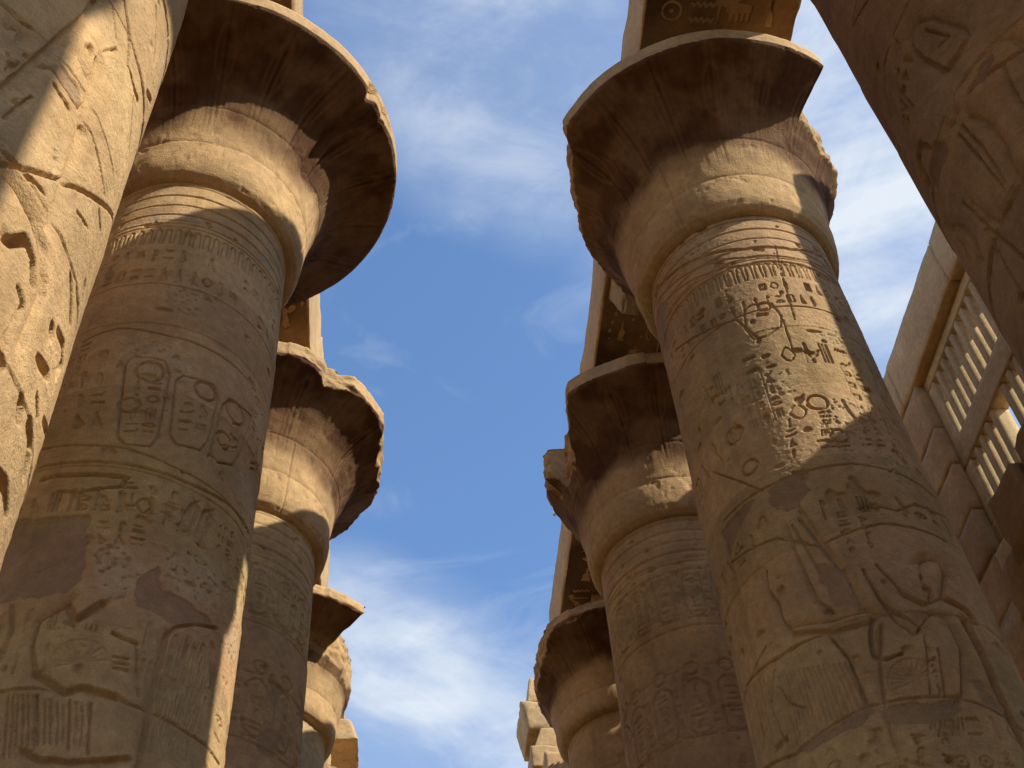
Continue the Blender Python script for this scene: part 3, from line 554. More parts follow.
# ---------------------------------------------------------------- columns
ZS = 16.02                                                             # top of the shaft
def shaft_r(z, rs, k): return np.where(z < 1.2, rs+k*(ZS-z)-.12*(1.2-z)**2, rs+k*(ZS-z))
def make_relief(rs, th0, th1, z0, z1, res, key=None, seed=0, style='R'):
    k = rs*1.04*math.pi/180
    r = Relief(th0, th1, z0, z1, res, k); wrap = (lambda t: t-360 if t > 90 else t) if style == 'R' else (lambda t: t)
    rnd.seed(seed*17+3); cw = (th1-th0)
    # binding rings under the capital, register rules
    if key not in TR: key = None
    for i, zz in enumerate((15.93, 15.70, 15.46, 15.24, 15.02)): r.ring(zz, .016+.004*(i % 2), .015, .006, .6, seed)
    for zz, a in DRUMS[seed % 4]:
        if key in ('L1', 'R1') and 7.5 < zz < 14.2: continue
        r.ring(zz, .009, .015, a, 1.2, seed+int(zz*3))
    def row(zt, zb, cw, n, dp=.016):
        t = th0+3
        while t < th1-cw-2:
            if rnd.random() < .85: r.block([(t, zt), (t+cw*.86, zt), (t+cw*.86, zb), (t, zb)], 1, n, dp)
            t += cw
    def frieze(zt, zb, cw):                         # upright looped signs side by side
        for t in np.arange(th0+4, th1-5, cw):
            c = r.P2([(t, zt)])[0]; h_ = zt-zb; a_ = .042
            r.stroke(np.array([(c[0]-a_, c[1]-h_), (c[0]-a_*.8, c[1]-a_), (c[0], c[1]), (c[0]+a_*.8, c[1]-a_), (c[0]+a_, c[1]-h_)]), .009, .02, raw=True)
    frieze(14.88, 14.56, 5.2)
    if key is None or key in ('L1', 'R1'):
        if key == 'L1':
            r.ring(14.94, .012, .018, .005, 0, 1); r.ring(13.70, .012, .018, .005, 0, 2); row(14.50, 14.14, 7.5, 1, .024); row(14.10, 13.74, 7.5, 1, .024); row(10.35, 9.95, 9, 1, .02); row(8.9, 8.1, 11, 2, .014)
        if key == 'R1':
            r.ring(14.98, .012, .018, .005, 0, 1); r.ring(13.9, .012, .018, .005, 0, 2); row(14.50, 14.22, 6.5, 1, .024); row(14.20, 13.93, 6.5, 1, .024); row(13.25, 12.7, 10, 1, .022); row(12.2, 11.7, 12, 1, .02); row(10.62, 10.25, 9, 1, .022); row(7.9, 7.2, 9, 2, .014)
        if key is None:
            # frieze of cartouches and text under the rings
            t = th0+6
            while t < th1-12:
                r.cartouche(t+4, 14.75, .30, .85); r.block([(t+9.5, 14.72), (t+17, 14.72), (t+17, 13.85), (t+9.5, 13.85)], 1, 3, rules=False)
                t += 20
            for zz in (14.85, 13.72): r.ring(zz, .012, .018, .004, 0, seed)
            t = th0+8
            while t < th1-12:
                r.circle(t+4, 12.95, .11, .016, .02); r.cartouche(t+4, 12.75, .36, .95); r.block([(t+10, 13.0), (t+16, 13.0), (t+16, 11.9), (t+10, 11.9)], 1, 4); t += 22
            t = th0+5
            while t < th1-10: r.block([(t, 11.2), (t+6, 11.2), (t+6, 10.4), (t, 10.4)], 1, 3, rules=True); t += 7.5
        elif key == 'R1':
            pass
    if key and key in TR:
        for kind, prm, pts in TR[key]:
            pts = [(wrap(a), b) for a, b in pts]
            if max(a for a, b in pts)-min(a for a, b in pts) > 150: continue
            if kind == 's': r.stroke(pts, prm[0]*(.75 if key in ('L0', 'R0') else 1), prm[1]*(.7 if key == 'R0' else 1))
            elif kind == 'o': r.stroke(pts, prm[0], prm[1]*(.65 if key == 'R0' else .95), side=-1 if rnd.random() < .5 else 1, ramp=.12)
            elif kind == 'J': r.stroke(pts, .013, .022)
            elif kind == 'P': r.poly(pts, 'P', 1)
            elif kind == 'G': r.poly(pts, 'G', 1, soft=.12)
            elif kind == 'c': r.circle(pts[0][0], pts[0][1], prm, .02, .026)
            elif kind == 'h':
                a0, a1, a2, a3 = [np.array(q) for q in pts]
                for u_ in np.linspace(0, 1, prm): r.stroke([a0*(1-u_)+a1*u_, (a0*(1-u_)+a1*u_)*.5+(a3*(1-u_)+a2*u_)*.5+np.array([.6*rnd.random(), 0]), a3*(1-u_)+a2*u_], .008, .012)
            elif kind == 'f': r.fan(pts[0][0], pts[0][1], prm)
            elif kind == 'g' and prm != (9, 1) and not (key == 'R1' and prm in ((4, 2), (3, 1), (2, 2), (1, 3), (3, 2), (4, 1))): r.block(pts, prm[0], prm[1], .020)
    if key in ('L1', 'R1'):            # text bands elsewhere round the drum
        for zt, zb, n in ((14.80, 14.05, 3), (12.75, 11.9, 4), (10.6, 9.9, 3)):
            for t in np.arange(th0+4, th1-8, 7.):
                q = r.P2([(t, zt), (t+6, zb)]); a = np.clip((q/r.res).astype(int), 0, [r.w-1, r.h-1])
                if r.H[min(a[:, 1]):max(a[:, 1])+1, min(a[:, 0]):max(a[:, 0])+1].min() > -.012: r.block([(t, zt), (t+5.6, zt), (t+5.6, zb), (t, zb)], 1, n, .017, rules=True)
    if key in TR: pass
    r.finish({'L1': .35, 'R1': .35, 'L0': .15, 'R0': .3}.get(key, .45), seed, drums=[z for z, _ in DRUMS[seed % 4]], tone=np.array([.5, .43, .40]) if key == 'R0' else 1.)  # nearest right column: its shade is put into a darker stone colour
    # faded paint on the binding rings
    for zt, zb, c in ((15.9, 15.74, (.36, .23, .13)), (15.70, 15.52, (.38, .29, .17)), (15.48, 15.30, (.33, .21, .12)), (15.26, 15.08, (.33, .32, .29))):
        if key == 'L1':
            j0, j1 = [int(np.clip((v-r.y0)/r.res, 0, r.h)) for v in (zb, zt)]
            X, Y = np.meshgrid(np.arange(r.w)*r.res, np.arange(j0, j1)*r.res)
            if j1 > j0:
                m = (sstep(-.15, .3, fbm(X, Y, X*0+seed, 4, 1.6))*.75)[..., None]; r.Tf[j0:j1] = r.Tf[j0:j1]*(1-m)+np.array(c)*m
    return r
DRUMS = [[(15.1, .02), (14.0, .05), (12.95, .04), (11.85, .06), (10.8, .05), (9.75, .08), (8.7, .06), (7.6, .05), (6.5, .05), (5.4, .05), (4.3, .05), (3.2, .05), (2.1, .04), (1.1, .04)],
         [(14.75, .03), (13.65, .04), (12.6, .07), (11.5, .05), (10.35, .05), (9.3, .08), (8.2, .05), (7.1, .05), (6.0, .05), (4.9, .05), (3.8, .05), (2.7, .05), (1.6, .04)],
         [(14.9, .02), (13.5, .05), (12.4, .03), (11.2, .06), (10.1, .06), (9.0, .05), (7.9, .06), (6.8, .05), (5.7, .05), (4.6, .05), (3.5, .05), (2.4, .05), (1.3, .04)],
         [(14.6, .04), (13.8, .02), (12.8, .05), (11.7, .05), (10.5, .06), (9.5, .05), (8.4, .05), (7.3, .05), (6.2, .05), (5.1, .05), (4.0, .05), (2.9, .05), (1.8, .04)]]
def column(key, x, y, side, label, group, rs=1.32, kt=.0077, Rr=2.62, zr=18.56, zs=ZS, fine=None, rc=None, seed=0, abacus=True, capz=None, dense=(-170, 60), capseg=1.0, grooves=(), nk=.55):
    root = thing('papyrus_column', (x, y, 0), label, 'column', group)
    dz = zs-ZS
    # shaft
    th0, th1 = dense
    if fine:
        res, z0, z1 = fine
        rl = make_relief(rs, th0, th1, z0, z1, res*.8, key, seed, side)
        nth = int((th1-th0)*rs*math.pi/180/res); th = np.concatenate([np.linspace(th0, th1, nth), np.linspace(th1, th0+360, 60)[1:-1]])
        zz = np.concatenate([np.linspace(0, z0, 40)[:-1] if z0 > 0 else [], np.linspace(z0, z1, int((z1-z0)/res)), np.linspace(z1, ZS, 30)[1:] if z1 < ZS-.01 else []])
    else:
        rl = make_relief(rs, th0, th1, 0, ZS, .03, None, seed, side); th = np.linspace(0, 360, 181)[:-1]-180; zz = np.linspace(0, ZS, 260)
    TH, ZZ = np.meshgrid(th, zz)
    h, tn = rl.sample(np.where(TH > th1, th0+1e-3 if False else TH, TH), ZZ)
    h = np.where(TH > th1, 0, h); h = np.where((ZZ < rl.y0) | (ZZ > rl.y0+rl.h*rl.res), 0, h)
    cx, sx = np.cos(np.radians(TH)), np.sin(np.radians(TH))
    rad = shaft_r(ZZ, rs, kt)+h*1.15+.010*fbm(cx*3+x, sx*3+y, ZZ, 3, .7)
    # the drums are not perfectly true
    dr = DRUMS[seed % 4]
    for i, (zj, _) in enumerate(dr):
        zt = dr[i-1][0] if i else ZS
        m = (ZZ >= zj) & (ZZ < zt); a = (seed*37+i*91) % 360; rad = rad+np.where(m, .007*np.cos(np.radians(TH-a))+.004*math.sin(i*5.1+seed), 0)
    V = np.stack([rad*cx, rad*sx, ZZ*(zs/ZS)], -1).reshape(-1, 3)
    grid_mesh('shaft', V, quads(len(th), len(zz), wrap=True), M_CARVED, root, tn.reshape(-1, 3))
    # capital: open papyrus bell, lip, flat top; rc(theta, z) = radius to which it is broken off
    PR = [(0, .93), (0, 1.01), (.02, 1.05), (.08, 1.10), (.2, 1.135), (.4, 1.155), (.6, 1.16), (.70, 1.16), (.74, 1.165), (.95, 1.19), (1.3, 1.235), (1.44, 1.26), (1.5, 1.275), (1.65, 1.315), (1.85, 1.39), (2.02, 1.485), (2.16, 1.60), (2.29, 1.74), (2.41, 1.88), (2.49, 1.975), (2.55, 2.0), (2.62, 2.0), (2.82, 2.0)]
    f = zr-zs; pz = np.array([a for a, b in PR])/2.54*f; pr = np.array([b for a, b in PR])*1.31
    fl = (pr-1.31*1.2).clip(0)/(1.31*.8); pr = pr+fl*(Rr-2.62); pr = pr*1.0+(rs-1.31)*(1-fl.clip(0, 1))
    t = np.linspace(0, len(PR)-1, 110 if fine else 60); pzz = np.interp(t, range(len(PR)), pz); prr = np.interp(t, range(len(PR)), pr)
    zz_c = np.concatenate([pzz, np.full(14, pzz[-1])])+zs; rr = np.concatenate([prr, prr[-1]*np.linspace(1, .05, 15)[1:]])
    thc = np.arange(0, 360, capseg if not fine else .6)-180
    TH, ZC = np.meshgrid(thc, zz_c); RR = np.repeat(rr[:, None], len(thc), 1); cx, sx = np.cos(np.radians(TH)), np.sin(np.radians(TH))
    nx, ny, nz_ = RR*cx+x, RR*sx+y, ZC
    rel = (ZC-zs)/f
    # carved and painted petals and cartouches round the bell
    pet = np.abs(((TH*18/360) % 1)-.5)*2; line = np.maximum(sstep(.93, .98, pet), .7*np.exp(-((pet-.72)/.05)**2))*sstep(.42, .6, rel)*(rel < .985)*sstep(-.35, .1, fbm(cx*4, sx*4, ZC+seed, 3, 1.))
    rj = rel+.006*fbm(nx, ny, nz_*0, 3, 1.5); ring_l = .6*np.exp(-((rj-.285)/.008)**2)+np.exp(-((rj-.575)/.008)**2)*.8; pet2 = np.abs(((TH*72/360) % 1)-.5)*2; fl2 = sstep(.7, .95, pet2)*sstep(.35, .45, rel)*(rel < .97)
    uo = ((TH*18/360+.5) % 1)-.5; e = np.sqrt((uo/.17)**2+((rel-.83)/.10)**2); oval = np.exp(-((e-1)/.13)**2)+.8*np.exp(-((np.abs(uo)-.06)/.012)**2)*(e < .8)
    seam = 0
    for k_ in range(3):
        for lo_, hi_ in ((-.1, .56), (.56, 1.3)):
            st = (seed*53+k_*121+lo_*333) % 360-180; seam = np.maximum(seam, np.exp(-(((TH-st+180) % 360-180+.6*fbm(nx, ny, nz_, 2, 2.))/.45)**2)*(rel > lo_)*(rel < hi_))
    hh = -.03*seam-.010*oval-.013*line-.004*fl2-.014*ring_l+.022*fbm(nx, ny, nz_, 4, 1.5)+.008*fbm(nx, ny, nz_, 3, 8.)-.018*sstep(.32, .5, fbm(nx, ny, nz_+30, 3, 1.1))*(1-sstep(.4, .5, rel))-.012*sstep(.35, .5, fbm(nx, ny, nz_+60, 2, 9.))
    for g_th, g_w, g_d in grooves: hh = hh-g_d*np.exp(-((TH-g_th+6*(rel-.9)+2.5*fbm(nx, ny, nz_, 2, 2.))/g_w)**2)*sstep(.45, .6, rel)*(rel < 1.2)
    cw = 6.5; cu = (TH+180)/cw+.35*np.sin(TH*.11+seed); ci = np.floor(cu).astype(int)
    rv = _tab[ci & 63, seed & 63, 7]; rv2 = _tab[(ci//3) & 63, (seed+9) & 63, 3]
    nick = (np.clip(rv-.55, 0, 1)**2*.9+np.clip(rv2-.7, 0, 1)*.8)*nk+.12*np.clip(fbm(cx*Rr, sx*Rr, ZC+seed, 3, 9.)-.15, 0, 1)*min(nk, .3)
    RR = RR+hh*(np.arange(len(zz_c)) < len(pzz)-1)[:, None]
    lim = np.full_like(TH, 9.)
    lim = Rr+.02-nick-.02*(1+fbm(cx*8, sx*8, ZC+seed, 3, 1.))
    if rc: lim = np.minimum(lim, rc(TH, rel)+.10*fbm(cx*2.2, sx*2.2, ZC*1.6+seed, 4, 1.6)+.07*fbm(cx*2.2, sx*2.2, ZC*1.6+seed, 3, 6.))
    broken = RR > lim
    RR = np.minimum(RR, lim)
    V = np.stack([RR*cx, RR*sx, ZC+np.where(broken, .02*fbm(nx, ny, nz_, 3, 3.), 0)], -1).reshape(-1, 3)
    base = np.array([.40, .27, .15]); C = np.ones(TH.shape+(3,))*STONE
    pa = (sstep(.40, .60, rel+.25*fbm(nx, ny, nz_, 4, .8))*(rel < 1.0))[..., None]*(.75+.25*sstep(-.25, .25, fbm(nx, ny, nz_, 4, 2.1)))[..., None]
    PAINT = np.array([.112, .053, .024]); C = C*(1-pa)+PAINT*pa  # remains of dark paint, deepened with the shade under the bell
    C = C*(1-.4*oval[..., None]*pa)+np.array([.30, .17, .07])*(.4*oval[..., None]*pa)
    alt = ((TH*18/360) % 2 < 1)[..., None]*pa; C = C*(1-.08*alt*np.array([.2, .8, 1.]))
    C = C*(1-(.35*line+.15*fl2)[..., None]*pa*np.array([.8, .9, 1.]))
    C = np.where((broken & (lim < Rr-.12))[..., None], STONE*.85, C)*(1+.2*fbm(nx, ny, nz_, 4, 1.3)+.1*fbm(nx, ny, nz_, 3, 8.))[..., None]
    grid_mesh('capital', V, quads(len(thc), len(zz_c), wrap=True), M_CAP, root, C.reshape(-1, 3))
    if abacus:
        zt = pzz[-1]+zs
        if abacus == 'notch':
            a = rough_block('abacus', (-1.2, -1.25, zt-.02), (1.2, 1.2, zt+.2), None, .1, .015, seed, chip=.03)
            b = rough_block('abacus', (-.66, -1.22, zt+.19), (1.2, 1.2, 19.44), None, .1, .015, seed+1, col=STONE*.85, chip=.03)
            c = rough_block('abacus', (-1.2, -.3, zt+.19), (-.64, 1.2, 19.44), None, .1, .015, seed+2, chip=.03)
            merge('abacus', [a, b, c], root)
        else: rough_block('abacus', (-1.2, -1.2, zt-.02), (1.2, 1.2, 19.44), root, .1, .015, seed, chip=.05)
    return root
LG, RG = 'papyrus columns of the left row', 'papyrus columns of the right row'
def rc_from(tab):                                       # piecewise broken radius by angle
    a = np.array([q[0] for q in tab], float); b = np.array([q[1] for q in tab], float)
    def f(TH, rel):
        T = ((TH+270) % 360)-270; return np.interp(T, a, b)
    return f
# damage to each capital, angle round the column (deg, -90 = towards the viewer) : radius left
RC_R1 = rc_from([(-270, 2.1), (-235, 1.95), (-213, 1.95), (-190, 2.12), (-176, 2.2), (-163, 2.38), (-153, 2.72), (-150, 9), (-62, 9), (-59, 1.92), (-40, 1.84), (-25, 1.93), (2, 1.85), (40, 2.0), (90, 2.1)])
RC_R2 = rc_from([(-270, 2.2), (-215, 2.0), (-195, 2.1), (-186, 2.12), (-186, 1.86), (-182, 1.84), (-180, 2.15), (-175, 2.08), (-173, 1.75), (-155, 1.85), (-143, 2.3), (-134, 2.7), (-130, 9), (60, 9), (90, 2.6)])
RC_R3 = rc_from([(-270, 2.3), (-200, 1.82), (-165, 1.92), (-150, 2.12), (-138, 2.38), (-107, 2.5), (-60, 2.5), (90, 2.3)])
RC_L2 = rc_from([(-270, 2.5), (-120, 2.65), (-76, 2.66), (-56, 2.55), (-53, 2.44), (-46, 2.5), (-40, 2.62), (-25, 2.68), (-12, 2.5), (-3, 2.38), (15, 2.45), (37, 2.42), (57, 2.62), (90, 2.6)])
RC_L3 = rc_from([(-270, 2.0), (-120, 2.0), (-80, 1.85), (-33, 1.78), (-10, 1.74), (30, 1.72), (90, 1.8)])
_l3 = RC_L3
def RC_L3(TH, rel): return np.where((rel > .80+.16*(1-sstep(-100, -60, TH))) & (TH > -105) & (TH < -41+10*(rel-1)), 2.74-.5*(1-sstep(-92, -62, TH)), _l3(TH, rel))
RC_R4 = rc_from([(-270, 1.9), (-140, 1.8), (-90, 2.1), (0, 1.9), (90, 1.9)])
column('L0', -3.106, 3.889, 'L', 'massive sunlit carved column filling the upper left corner, nearest on the left', LG, rs=1.316, fine=(.010, 4.6, 11.8), dense=(-75, 40), seed=1)
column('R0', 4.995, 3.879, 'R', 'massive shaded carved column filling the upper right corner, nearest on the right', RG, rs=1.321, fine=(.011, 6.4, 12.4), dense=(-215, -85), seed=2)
column('L1', -2.909, 9.932, 'L', 'left column with the full round capital disc and cartouches, behind the sunlit corner column', LG, rs=1.287, Rr=2.764, zr=18.59, fine=(.0105, 6.6, ZS), dense=(-130, 30), seed=4, grooves=((-28, 2.2, .12), (-20, 6, .05)), nk=0)
column('R1', 4.826, 10.172, 'R', 'big right column with a patch of sun across its middle and a broken capital', RG, rs=1.291, Rr=2.68, zr=18.62, zs=15.97, fine=(.0105, 7.0, ZS), dense=(-200, -10), rc=RC_R1, seed=6, nk=.05)
column('L2', -2.803, 15.989, 'L', 'left column with the ragged eroded capital rim, second behind the corner column', LG, rs=1.372, Rr=2.64, zr=18.6, zs=16.03, fine=(.022, 9.0, ZS), dense=(-110, 30), rc=RC_L2, seed=3, nk=.35)
column('R2', 4.848, 16.13, 'R', 'right column whose capital keeps two stone stumps jutting into the sky', RG, rs=1.356, Rr=2.64, zr=18.56, zs=15.98, fine=(.022, 9.0, ZS), dense=(-190, -50), rc=RC_R2, seed=8, nk=.2)
column('L3', -2.771, 21.752, 'L', 'small far left column with a pointed fragment of its broken capital', LG, rs=1.342, Rr=2.74, zr=18.2, zs=16.3, rc=RC_L3, seed=5, nk=.4)
column('R3', 4.851, 21.966, 'R', 'small far right column carrying a notched block below the beam', RG, rs=1.342, Rr=2.5, zr=18.1, zs=16.35, rc=RC_R3, seed=10, nk=.15, abacus='notch')
column('L4', -2.80, 27.9, 'L', 'farthest left column, its top only a pale ruined stump', LG, rc=RC_R4, seed=7)
column('R4', 4.85, 27.9, 'R', 'farthest right column, below the ruined pale blocks', RG, rc=RC_R4, seed=9)
column('Lm', -3.1, -2.1, 'L', 'left column standing behind the viewer', LG, seed=12)
column('Rm', 5.0, -2.55, 'R', 'right column standing behind the viewer', RG, seed=13)
# ---------------------------------------------------------------- architraves
def beam(x, y0, y1, z0, z1, label, group, seed, relief=None, hw=1.2, col=STONE, top=None):
    root = thing('architrave_beam', (x, (y0+y1)/2, z0), label, 'stone beam', group); org = np.array([x, (y0+y1)/2, z0])
    rough_block('beam_block', (x-hw, y0+.01, z0+.012), (x+hw, y1-.01, z1), root, .08, .028, seed, col=col, org=org, chip=.11)
    # carved and painted soffit: a separate slab face 12 mm proud of the block
    r = Relief(x-hw, x+hw, y0, y1, .012); rnd.seed(seed)
    for xx in (x-hw+.12, x-.04, x+hw-.12): r.stroke([(xx, y0), (xx, y1)], .014, .02)
    nn = 5
    for i, xa in enumerate((x-hw+.2, x+.05)):
        n = int((y1-y0)/.62)
        for j in range(n):
            b = y0+.1+j*.62; r.block([(xa, b+.56), (xa+.95, b+.56), (xa+.95, b), (xa, b)], 2 if j % 3 else 1, 1, .026)
    r.finish(.25, seed); n1, n2 = int(2*hw/.022), int((y1-y0-.1)/.022)
    X, Y = np.meshgrid(np.linspace(x-hw+.04, x+hw-.04, n1), np.linspace(y0+.05, y1-.05, n2)); h, t = r.sample(X, Y)
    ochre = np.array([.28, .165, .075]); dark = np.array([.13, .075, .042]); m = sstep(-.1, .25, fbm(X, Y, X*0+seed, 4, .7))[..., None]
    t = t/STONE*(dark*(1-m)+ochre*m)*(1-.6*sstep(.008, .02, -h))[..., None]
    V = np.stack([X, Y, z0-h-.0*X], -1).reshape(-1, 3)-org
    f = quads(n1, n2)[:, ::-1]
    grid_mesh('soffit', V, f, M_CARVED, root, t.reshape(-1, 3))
    return root
BG = 'architrave beams along the right row'; BL = 'architrave beams along the left row'
ys = [3.9, 10.05, 16.05, 21.9]
beam(4.72, 4.0, 10.1, 19.45, 20.85, 'right beam with painted underside over the nearest broad capital', BG, 1)
beam(4.72, 10.1, 16.1, 19.45, 20.85, 'pinkish right beam between the two larger capitals against the sky', BG, 2)
beam(4.75, 16.1, 23.1, 19.45, 20.80, 'far narrow right beam with a small lamp bracket on its side', BG, 3)
beam(4.72, -2.1, 4.0, 19.45, 20.85, 'right beam above the viewer, outside the picture', BG, 4)
beam(-2.86, -2.1, 3.9, 19.45, 20.85, 'left beam above the viewer, outside the picture', BL, 5)
beam(-2.88, 3.9, 9.95, 19.45, 21.0, 'left beam over the full round capital disc', BL, 6)
beam(-2.86, 9.95, 16.0, 19.45, 22.0, 'sunlit left beam above the ragged capital', BL, 7)
beam(-2.86, 16.0, 22.6, 19.45, 22.3, 'far left beam ending over the broken pointed capital', BL, 8)
# loose fragment wedged under the beam
t = thing('stone_wedge', (3.95, 12.6, 18.9), 'pale triangular stone fragment wedged beneath the right beam', 'stone')
rough_block('wedge_block', (-.35, -.25, 0), (.35, .25, .62), t, .08, .04, 31, chip=.2, col=RAW, taper=lambda W, P: np.stack([W[:, 0]*(1-.55*(1-P[:, 2])), W[:, 1], W[:, 2]], 1))
# ---------------------------------------------------------------- ruined tops at the far end
def ruin(name, loc, label, parts):
    t = thing(name, loc, label, 'ruin')
    for i, (lo, hi, tp, sd) in enumerate(parts): rough_block('masonry_block', lo, hi, t, .05, .035, sd, col=STONE*1.0, chip=.16, taper=tp)
    return t
ruin('ruined_blocks', (3.47, 27.6, 19.5), 'pale ruined stone blocks topping the far end of the right row', [
    ((-.05, -.15, .0), (2.4, 1.9, .62), None, 41), ((.02, .0, .62), (2.2, 1.8, 1.25), lambda W, P: W+np.stack([.25*(1-P[:, 0])*P[:, 2], 0*P[:, 0], 0*P[:, 0]], 1), 45),
    ((-.22, .05, 1.27), (2.0, 1.7, 2.15), lambda W, P: W+np.stack([.16*(1-P[:, 0])*(1-P[:, 2]), 0*P[:, 0], 0*P[:, 0]], 1), 46),
    ((-.02, .12, 2.16), (1.7, 1.6, 3.0), lambda W, P: W+np.stack([.12*P[:, 2]*(1-P[:, 0]), .1*P[:, 2], -.18*P[:, 0]*P[:, 2]], 1), 42)])
ruin('ruined_blocks', (-2.75, 27.6, 20.45), 'pale ruined stone blocks topping the far end of the left row', [
    ((-.9, 0, 0), (1.8, 1.6, .95), lambda W, P: W-np.stack([.25*P[:, 2], 0*P[:, 0], .3*P[:, 0]*P[:, 2]], 1), 43), ((-.8, .1, .93), (1.4, 1.4, 2.5), lambda W, P: W-np.stack([.2*P[:, 2]*P[:, 0], 0*P[:, 0], .25*P[:, 0]*P[:, 2]], 1), 44)])
# ---------------------------------------------------------------- clerestory on the right
XC = 9.78
cl = thing('clerestory_wall', (XC, 14, 13.3), 'clerestory wall of stone blocks with grille window high at the right edge', 'wall'); org = np.array([XC, 14, 13.3])
def cb(lo, hi, sd, chip=.04, col=STONE, amp=.018): return rough_block('tmp', lo, hi, None, .14, amp, sd, col=col, org=org, chip=chip, edge_in=.004)
# lintel course
bl = [cb((XC, a, 19.5), (XC+1.3, b-.015, 20.75), 50+i) for i, (a, b) in enumerate(((6.2, 9.4), (9.4, 12.35), (12.35, 15.35), (15.35, 18.6), (18.6, 22), (22, 26)))]
for b_, i in ((0, 0),): pass
merge('lintel', bl, cl)
def pier(y0, y1, sd):
    bl = []; z = 13.3; r_ = random.Random(sd); k = 0
    while z < 19.4:
        h = min(r_.uniform(.85, 1.15), 19.485-z);
        if 19.485-(z+h) < .4: h = 19.485-z
        cut = y0+(y1-y0)*(r_.uniform(.35, .65)); dx = r_.uniform(-.02, .02)
        c1, c2 = [STONE*r_.uniform(.78, .98) for _ in (0, 1)]; bl.append(cb((XC+dx+.02, y0, z), (XC+1.25, cut-.006, z+h-.006), sd*9+k, .02, c1)); bl.append(cb((XC-dx+.02, cut, z), (XC+1.25, y1, z+h-.006), sd*9+k+1, .02, c2)); z += h; k += 2
    merge('pier', bl, cl)
pier(6.2, 9.3, 3); pier(14.76, 18.1, 4); pier(22.6, 26, 5)
for q_ in [cb((XC+.02, a, 13.3), (XC+1.2, b-.01, 16.0 if a == 1.5 else 15.1), 70+i) for i, (a, b) in enumerate(((-14, -8), (-8, -4.7), (-4.7, 1.5), (1.5, 6.2), (9.3, 12), (12, 14.75), (18.1, 22.6)))]: q_.name = 'sill'; q_.parent = cl
merge('pier', [cb((XC+.02, a, z), (XC+1.2, b-.01, z+1.06), 80+i*7+int(z)) for i, (a, b) in enumerate(((-7.2, -4.75), (-9, -7.2), (-14, -9))) for z in (15.1, 16.17, 17.24, 18.31, 19.38)], cl)
def grille(y0, y1, sd, missing=()):
    g = []; xa, xb = XC+.20, XC+.53; G = np.array([.50, .37, .20])
    def b(lo, hi, k): g.append(rough_block('tmp', lo, hi, None, .1, .008, sd+k, col=G, org=org, chip=.006, maxn=14, edge_in=.002))
    b((xa, y0, 15.1), (xb, y1, 15.75), 1); b((xa-.01, y0, 17.12), (xb, y1, 17.70), 2); b((xa, y0, 19.22), (xb, y1, 19.49), 3)
    n = int((y1-y0-.3)/.29); k = 4
    for j in range(n+1):
        yc = y1-.24-.075-j*.29
        for z0, z1, ti in ((15.75, 17.12, 0), (17.70, 19.22, 1)):
            ya, yb = yc-.0, (yc+.155 if j else y1)
            if (j, ti) in missing: continue
            b((xa+.012, yc, z0-.01), (xb-.012, yb-.0 if j == 0 else yc+.125, z1+.01), k); k += 1
    merge('window_grille', g, cl)
grille(9.3, 14.75, 200, missing=((5, 0), )); grille(18.11, 22.59, 400)
# projecting ledge and aisle beam below
t = thing('roof_ledge', (9.2, 9, 12.9), 'dark broken stone ledge jutting below the grille window', 'stone ledge')
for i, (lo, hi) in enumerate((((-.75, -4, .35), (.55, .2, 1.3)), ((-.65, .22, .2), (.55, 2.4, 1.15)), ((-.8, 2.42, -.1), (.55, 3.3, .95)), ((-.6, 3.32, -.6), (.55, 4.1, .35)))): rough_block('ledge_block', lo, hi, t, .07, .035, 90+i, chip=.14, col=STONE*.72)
t = thing('aisle_beam', (10.3, 10, 12.0), 'shaded side aisle beam under the clerestory wall', 'stone beam'); rough_block('beam_block', (-1.2, -24, 0), (1.0, 20, 1.28), t, .3, .02, 95, maxn=120)
for i in range(-1, 6):
    t = thing('aisle_column', (10.2, -5+i*4.4, 0), 'shaded side aisle column under the clerestory wall', 'column', 'side aisle columns')
    prof = [(0, 1.15), (.6, 1.15), (.62, 1.0), (2, 1.08), (8, .98), (9.2, .92), (9.25, 1.05), (9.8, 1.12), (10.9, .9), (11.2, .85)]
    zc = np.linspace(0, 11.2, 90); rcx = np.interp(zc, [a for a, b in prof], [b for a, b in prof]); tt = np.arange(0, 360, 5)
    TH, Z = np.meshgrid(tt, zc); RRc = np.repeat(rcx[:, None], len(tt), 1)
    grid_mesh('shaft', np.stack([RRc*np.cos(np.radians(TH)), RRc*np.sin(np.radians(TH)), Z], -1).reshape(-1, 3), quads(len(tt), len(zc), True), M_CARVED, t, np.ones((TH.size, 3))*STONE*.9)
    rough_block('abacus', (-.85, -.85, 11.15), (.85, .85, 12.0), t, .2, .01, i+300)
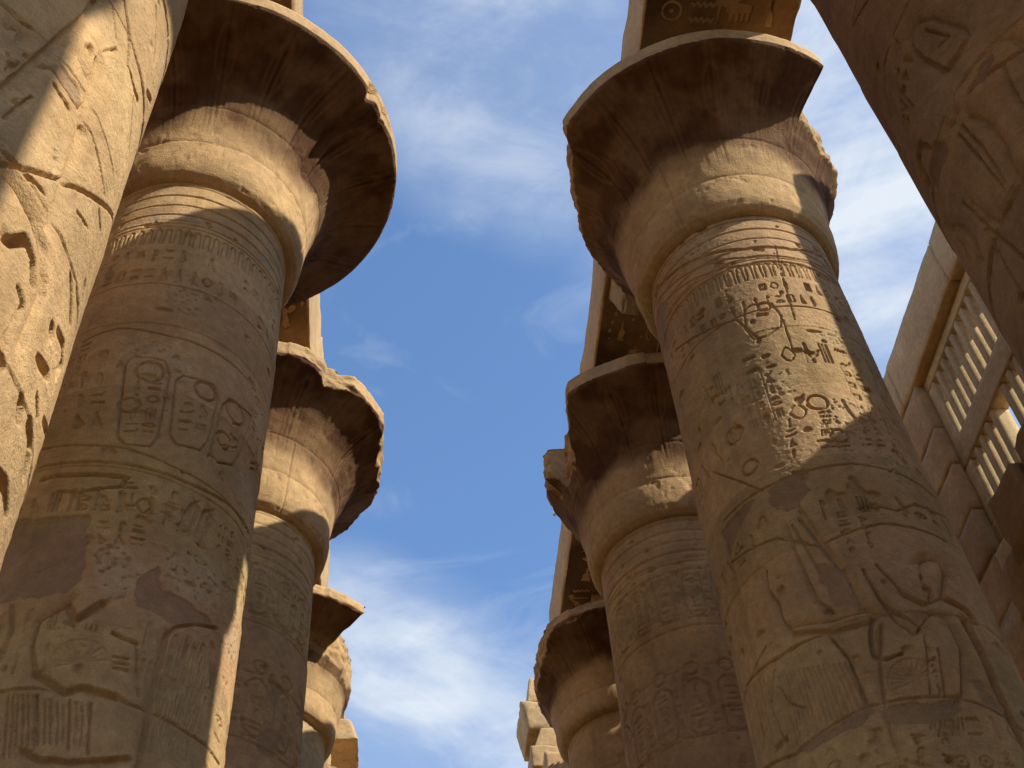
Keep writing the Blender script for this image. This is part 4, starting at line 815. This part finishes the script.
# left side of the nave: plain clerestory and aisle beyond the left row
t = thing('clerestory_wall', (-8.0, 6, 12), 'left clerestory wall of stone blocks behind the left row', 'wall')
for i, (a, b) in enumerate(((-20, -12), (-12, -4), (-4, 4), (4, 12), (12, 20), (20, 26))): rough_block('wall_block', (-1.2, a, 0), (0, b-.02, 8.6), t, .3, .02, 310+i, chip=.05, maxn=30)
t = thing('aisle_beam', (-8.6, 0, 10.6), 'left side aisle beam below the left clerestory wall', 'stone beam'); rough_block('beam_block', (-1, -20, 0), (.9, 26, 1.35), t, .3, .02, 330, maxn=120)
# ---------------------------------------------------------------- small lamp bracket on the far right beam
t = thing('floodlight', (3.52, 19.5, 20.7), 'tiny white floodlight on a bracket on the far right beam', 'lamp')
mw = bpy.data.materials.new('white_metal'); mw.use_nodes = True; mw.node_tree.nodes['Principled BSDF'].inputs['Base Color'].default_value = (.75, .76, .78, 1)
nzw = mw.node_tree.nodes.new('ShaderNodeTexNoise'); nzw.inputs['Scale'].default_value = 30; rp = mw.node_tree.nodes.new('ShaderNodeMapRange'); rp.inputs[3].default_value = .35; rp.inputs[4].default_value = .6
mw.node_tree.links.new(nzw.outputs['Fac'], rp.inputs[0]); mw.node_tree.links.new(rp.outputs[0], mw.node_tree.nodes['Principled BSDF'].inputs['Roughness'])
rough_block('bracket', (-.16, -.015, 0), (0, .015, .03), t, .05, 0, 1, col=(.8, .8, .8), mat=mw, chip=0)
rough_block('lamp_housing', (-.20, -.045, -.12), (-.13, .045, .04), t, .05, 0, 1, col=(.8, .8, .8), mat=mw, chip=0)

# unseen walls added close in to cut low sky light in the nave
for nm, lo, hi, lab in (('hall_wall', (17, -22, 0), (19, 34, 8), 'outer stone wall beyond the right side aisles'), ('hall_wall', (-16, -22, 0), (-14, 34, 8), 'outer stone wall beyond the left side aisles')):
    t = thing(nm, (lo[0], lo[1], 0), lab, 'wall'); rough_block('wall_block', (0, 0, 0), tuple(np.array(hi)-np.array(lo)), t, .5, .05, 500, maxn=80)
for k, (x0, x1) in enumerate(((11.4, 17), (-14, -9.3))):  # unseen slabs added over the side aisles to keep low sky light out
    t = thing('covered_aisle', (x0, -14, 12.0), ('right', 'left')[k]+' side aisle under its stone slabs', 'roof'); rough_block('roof_slab', (0, 0, 0), (x1-x0, 44, .6), t, .5, .03, 520+k, maxn=80)
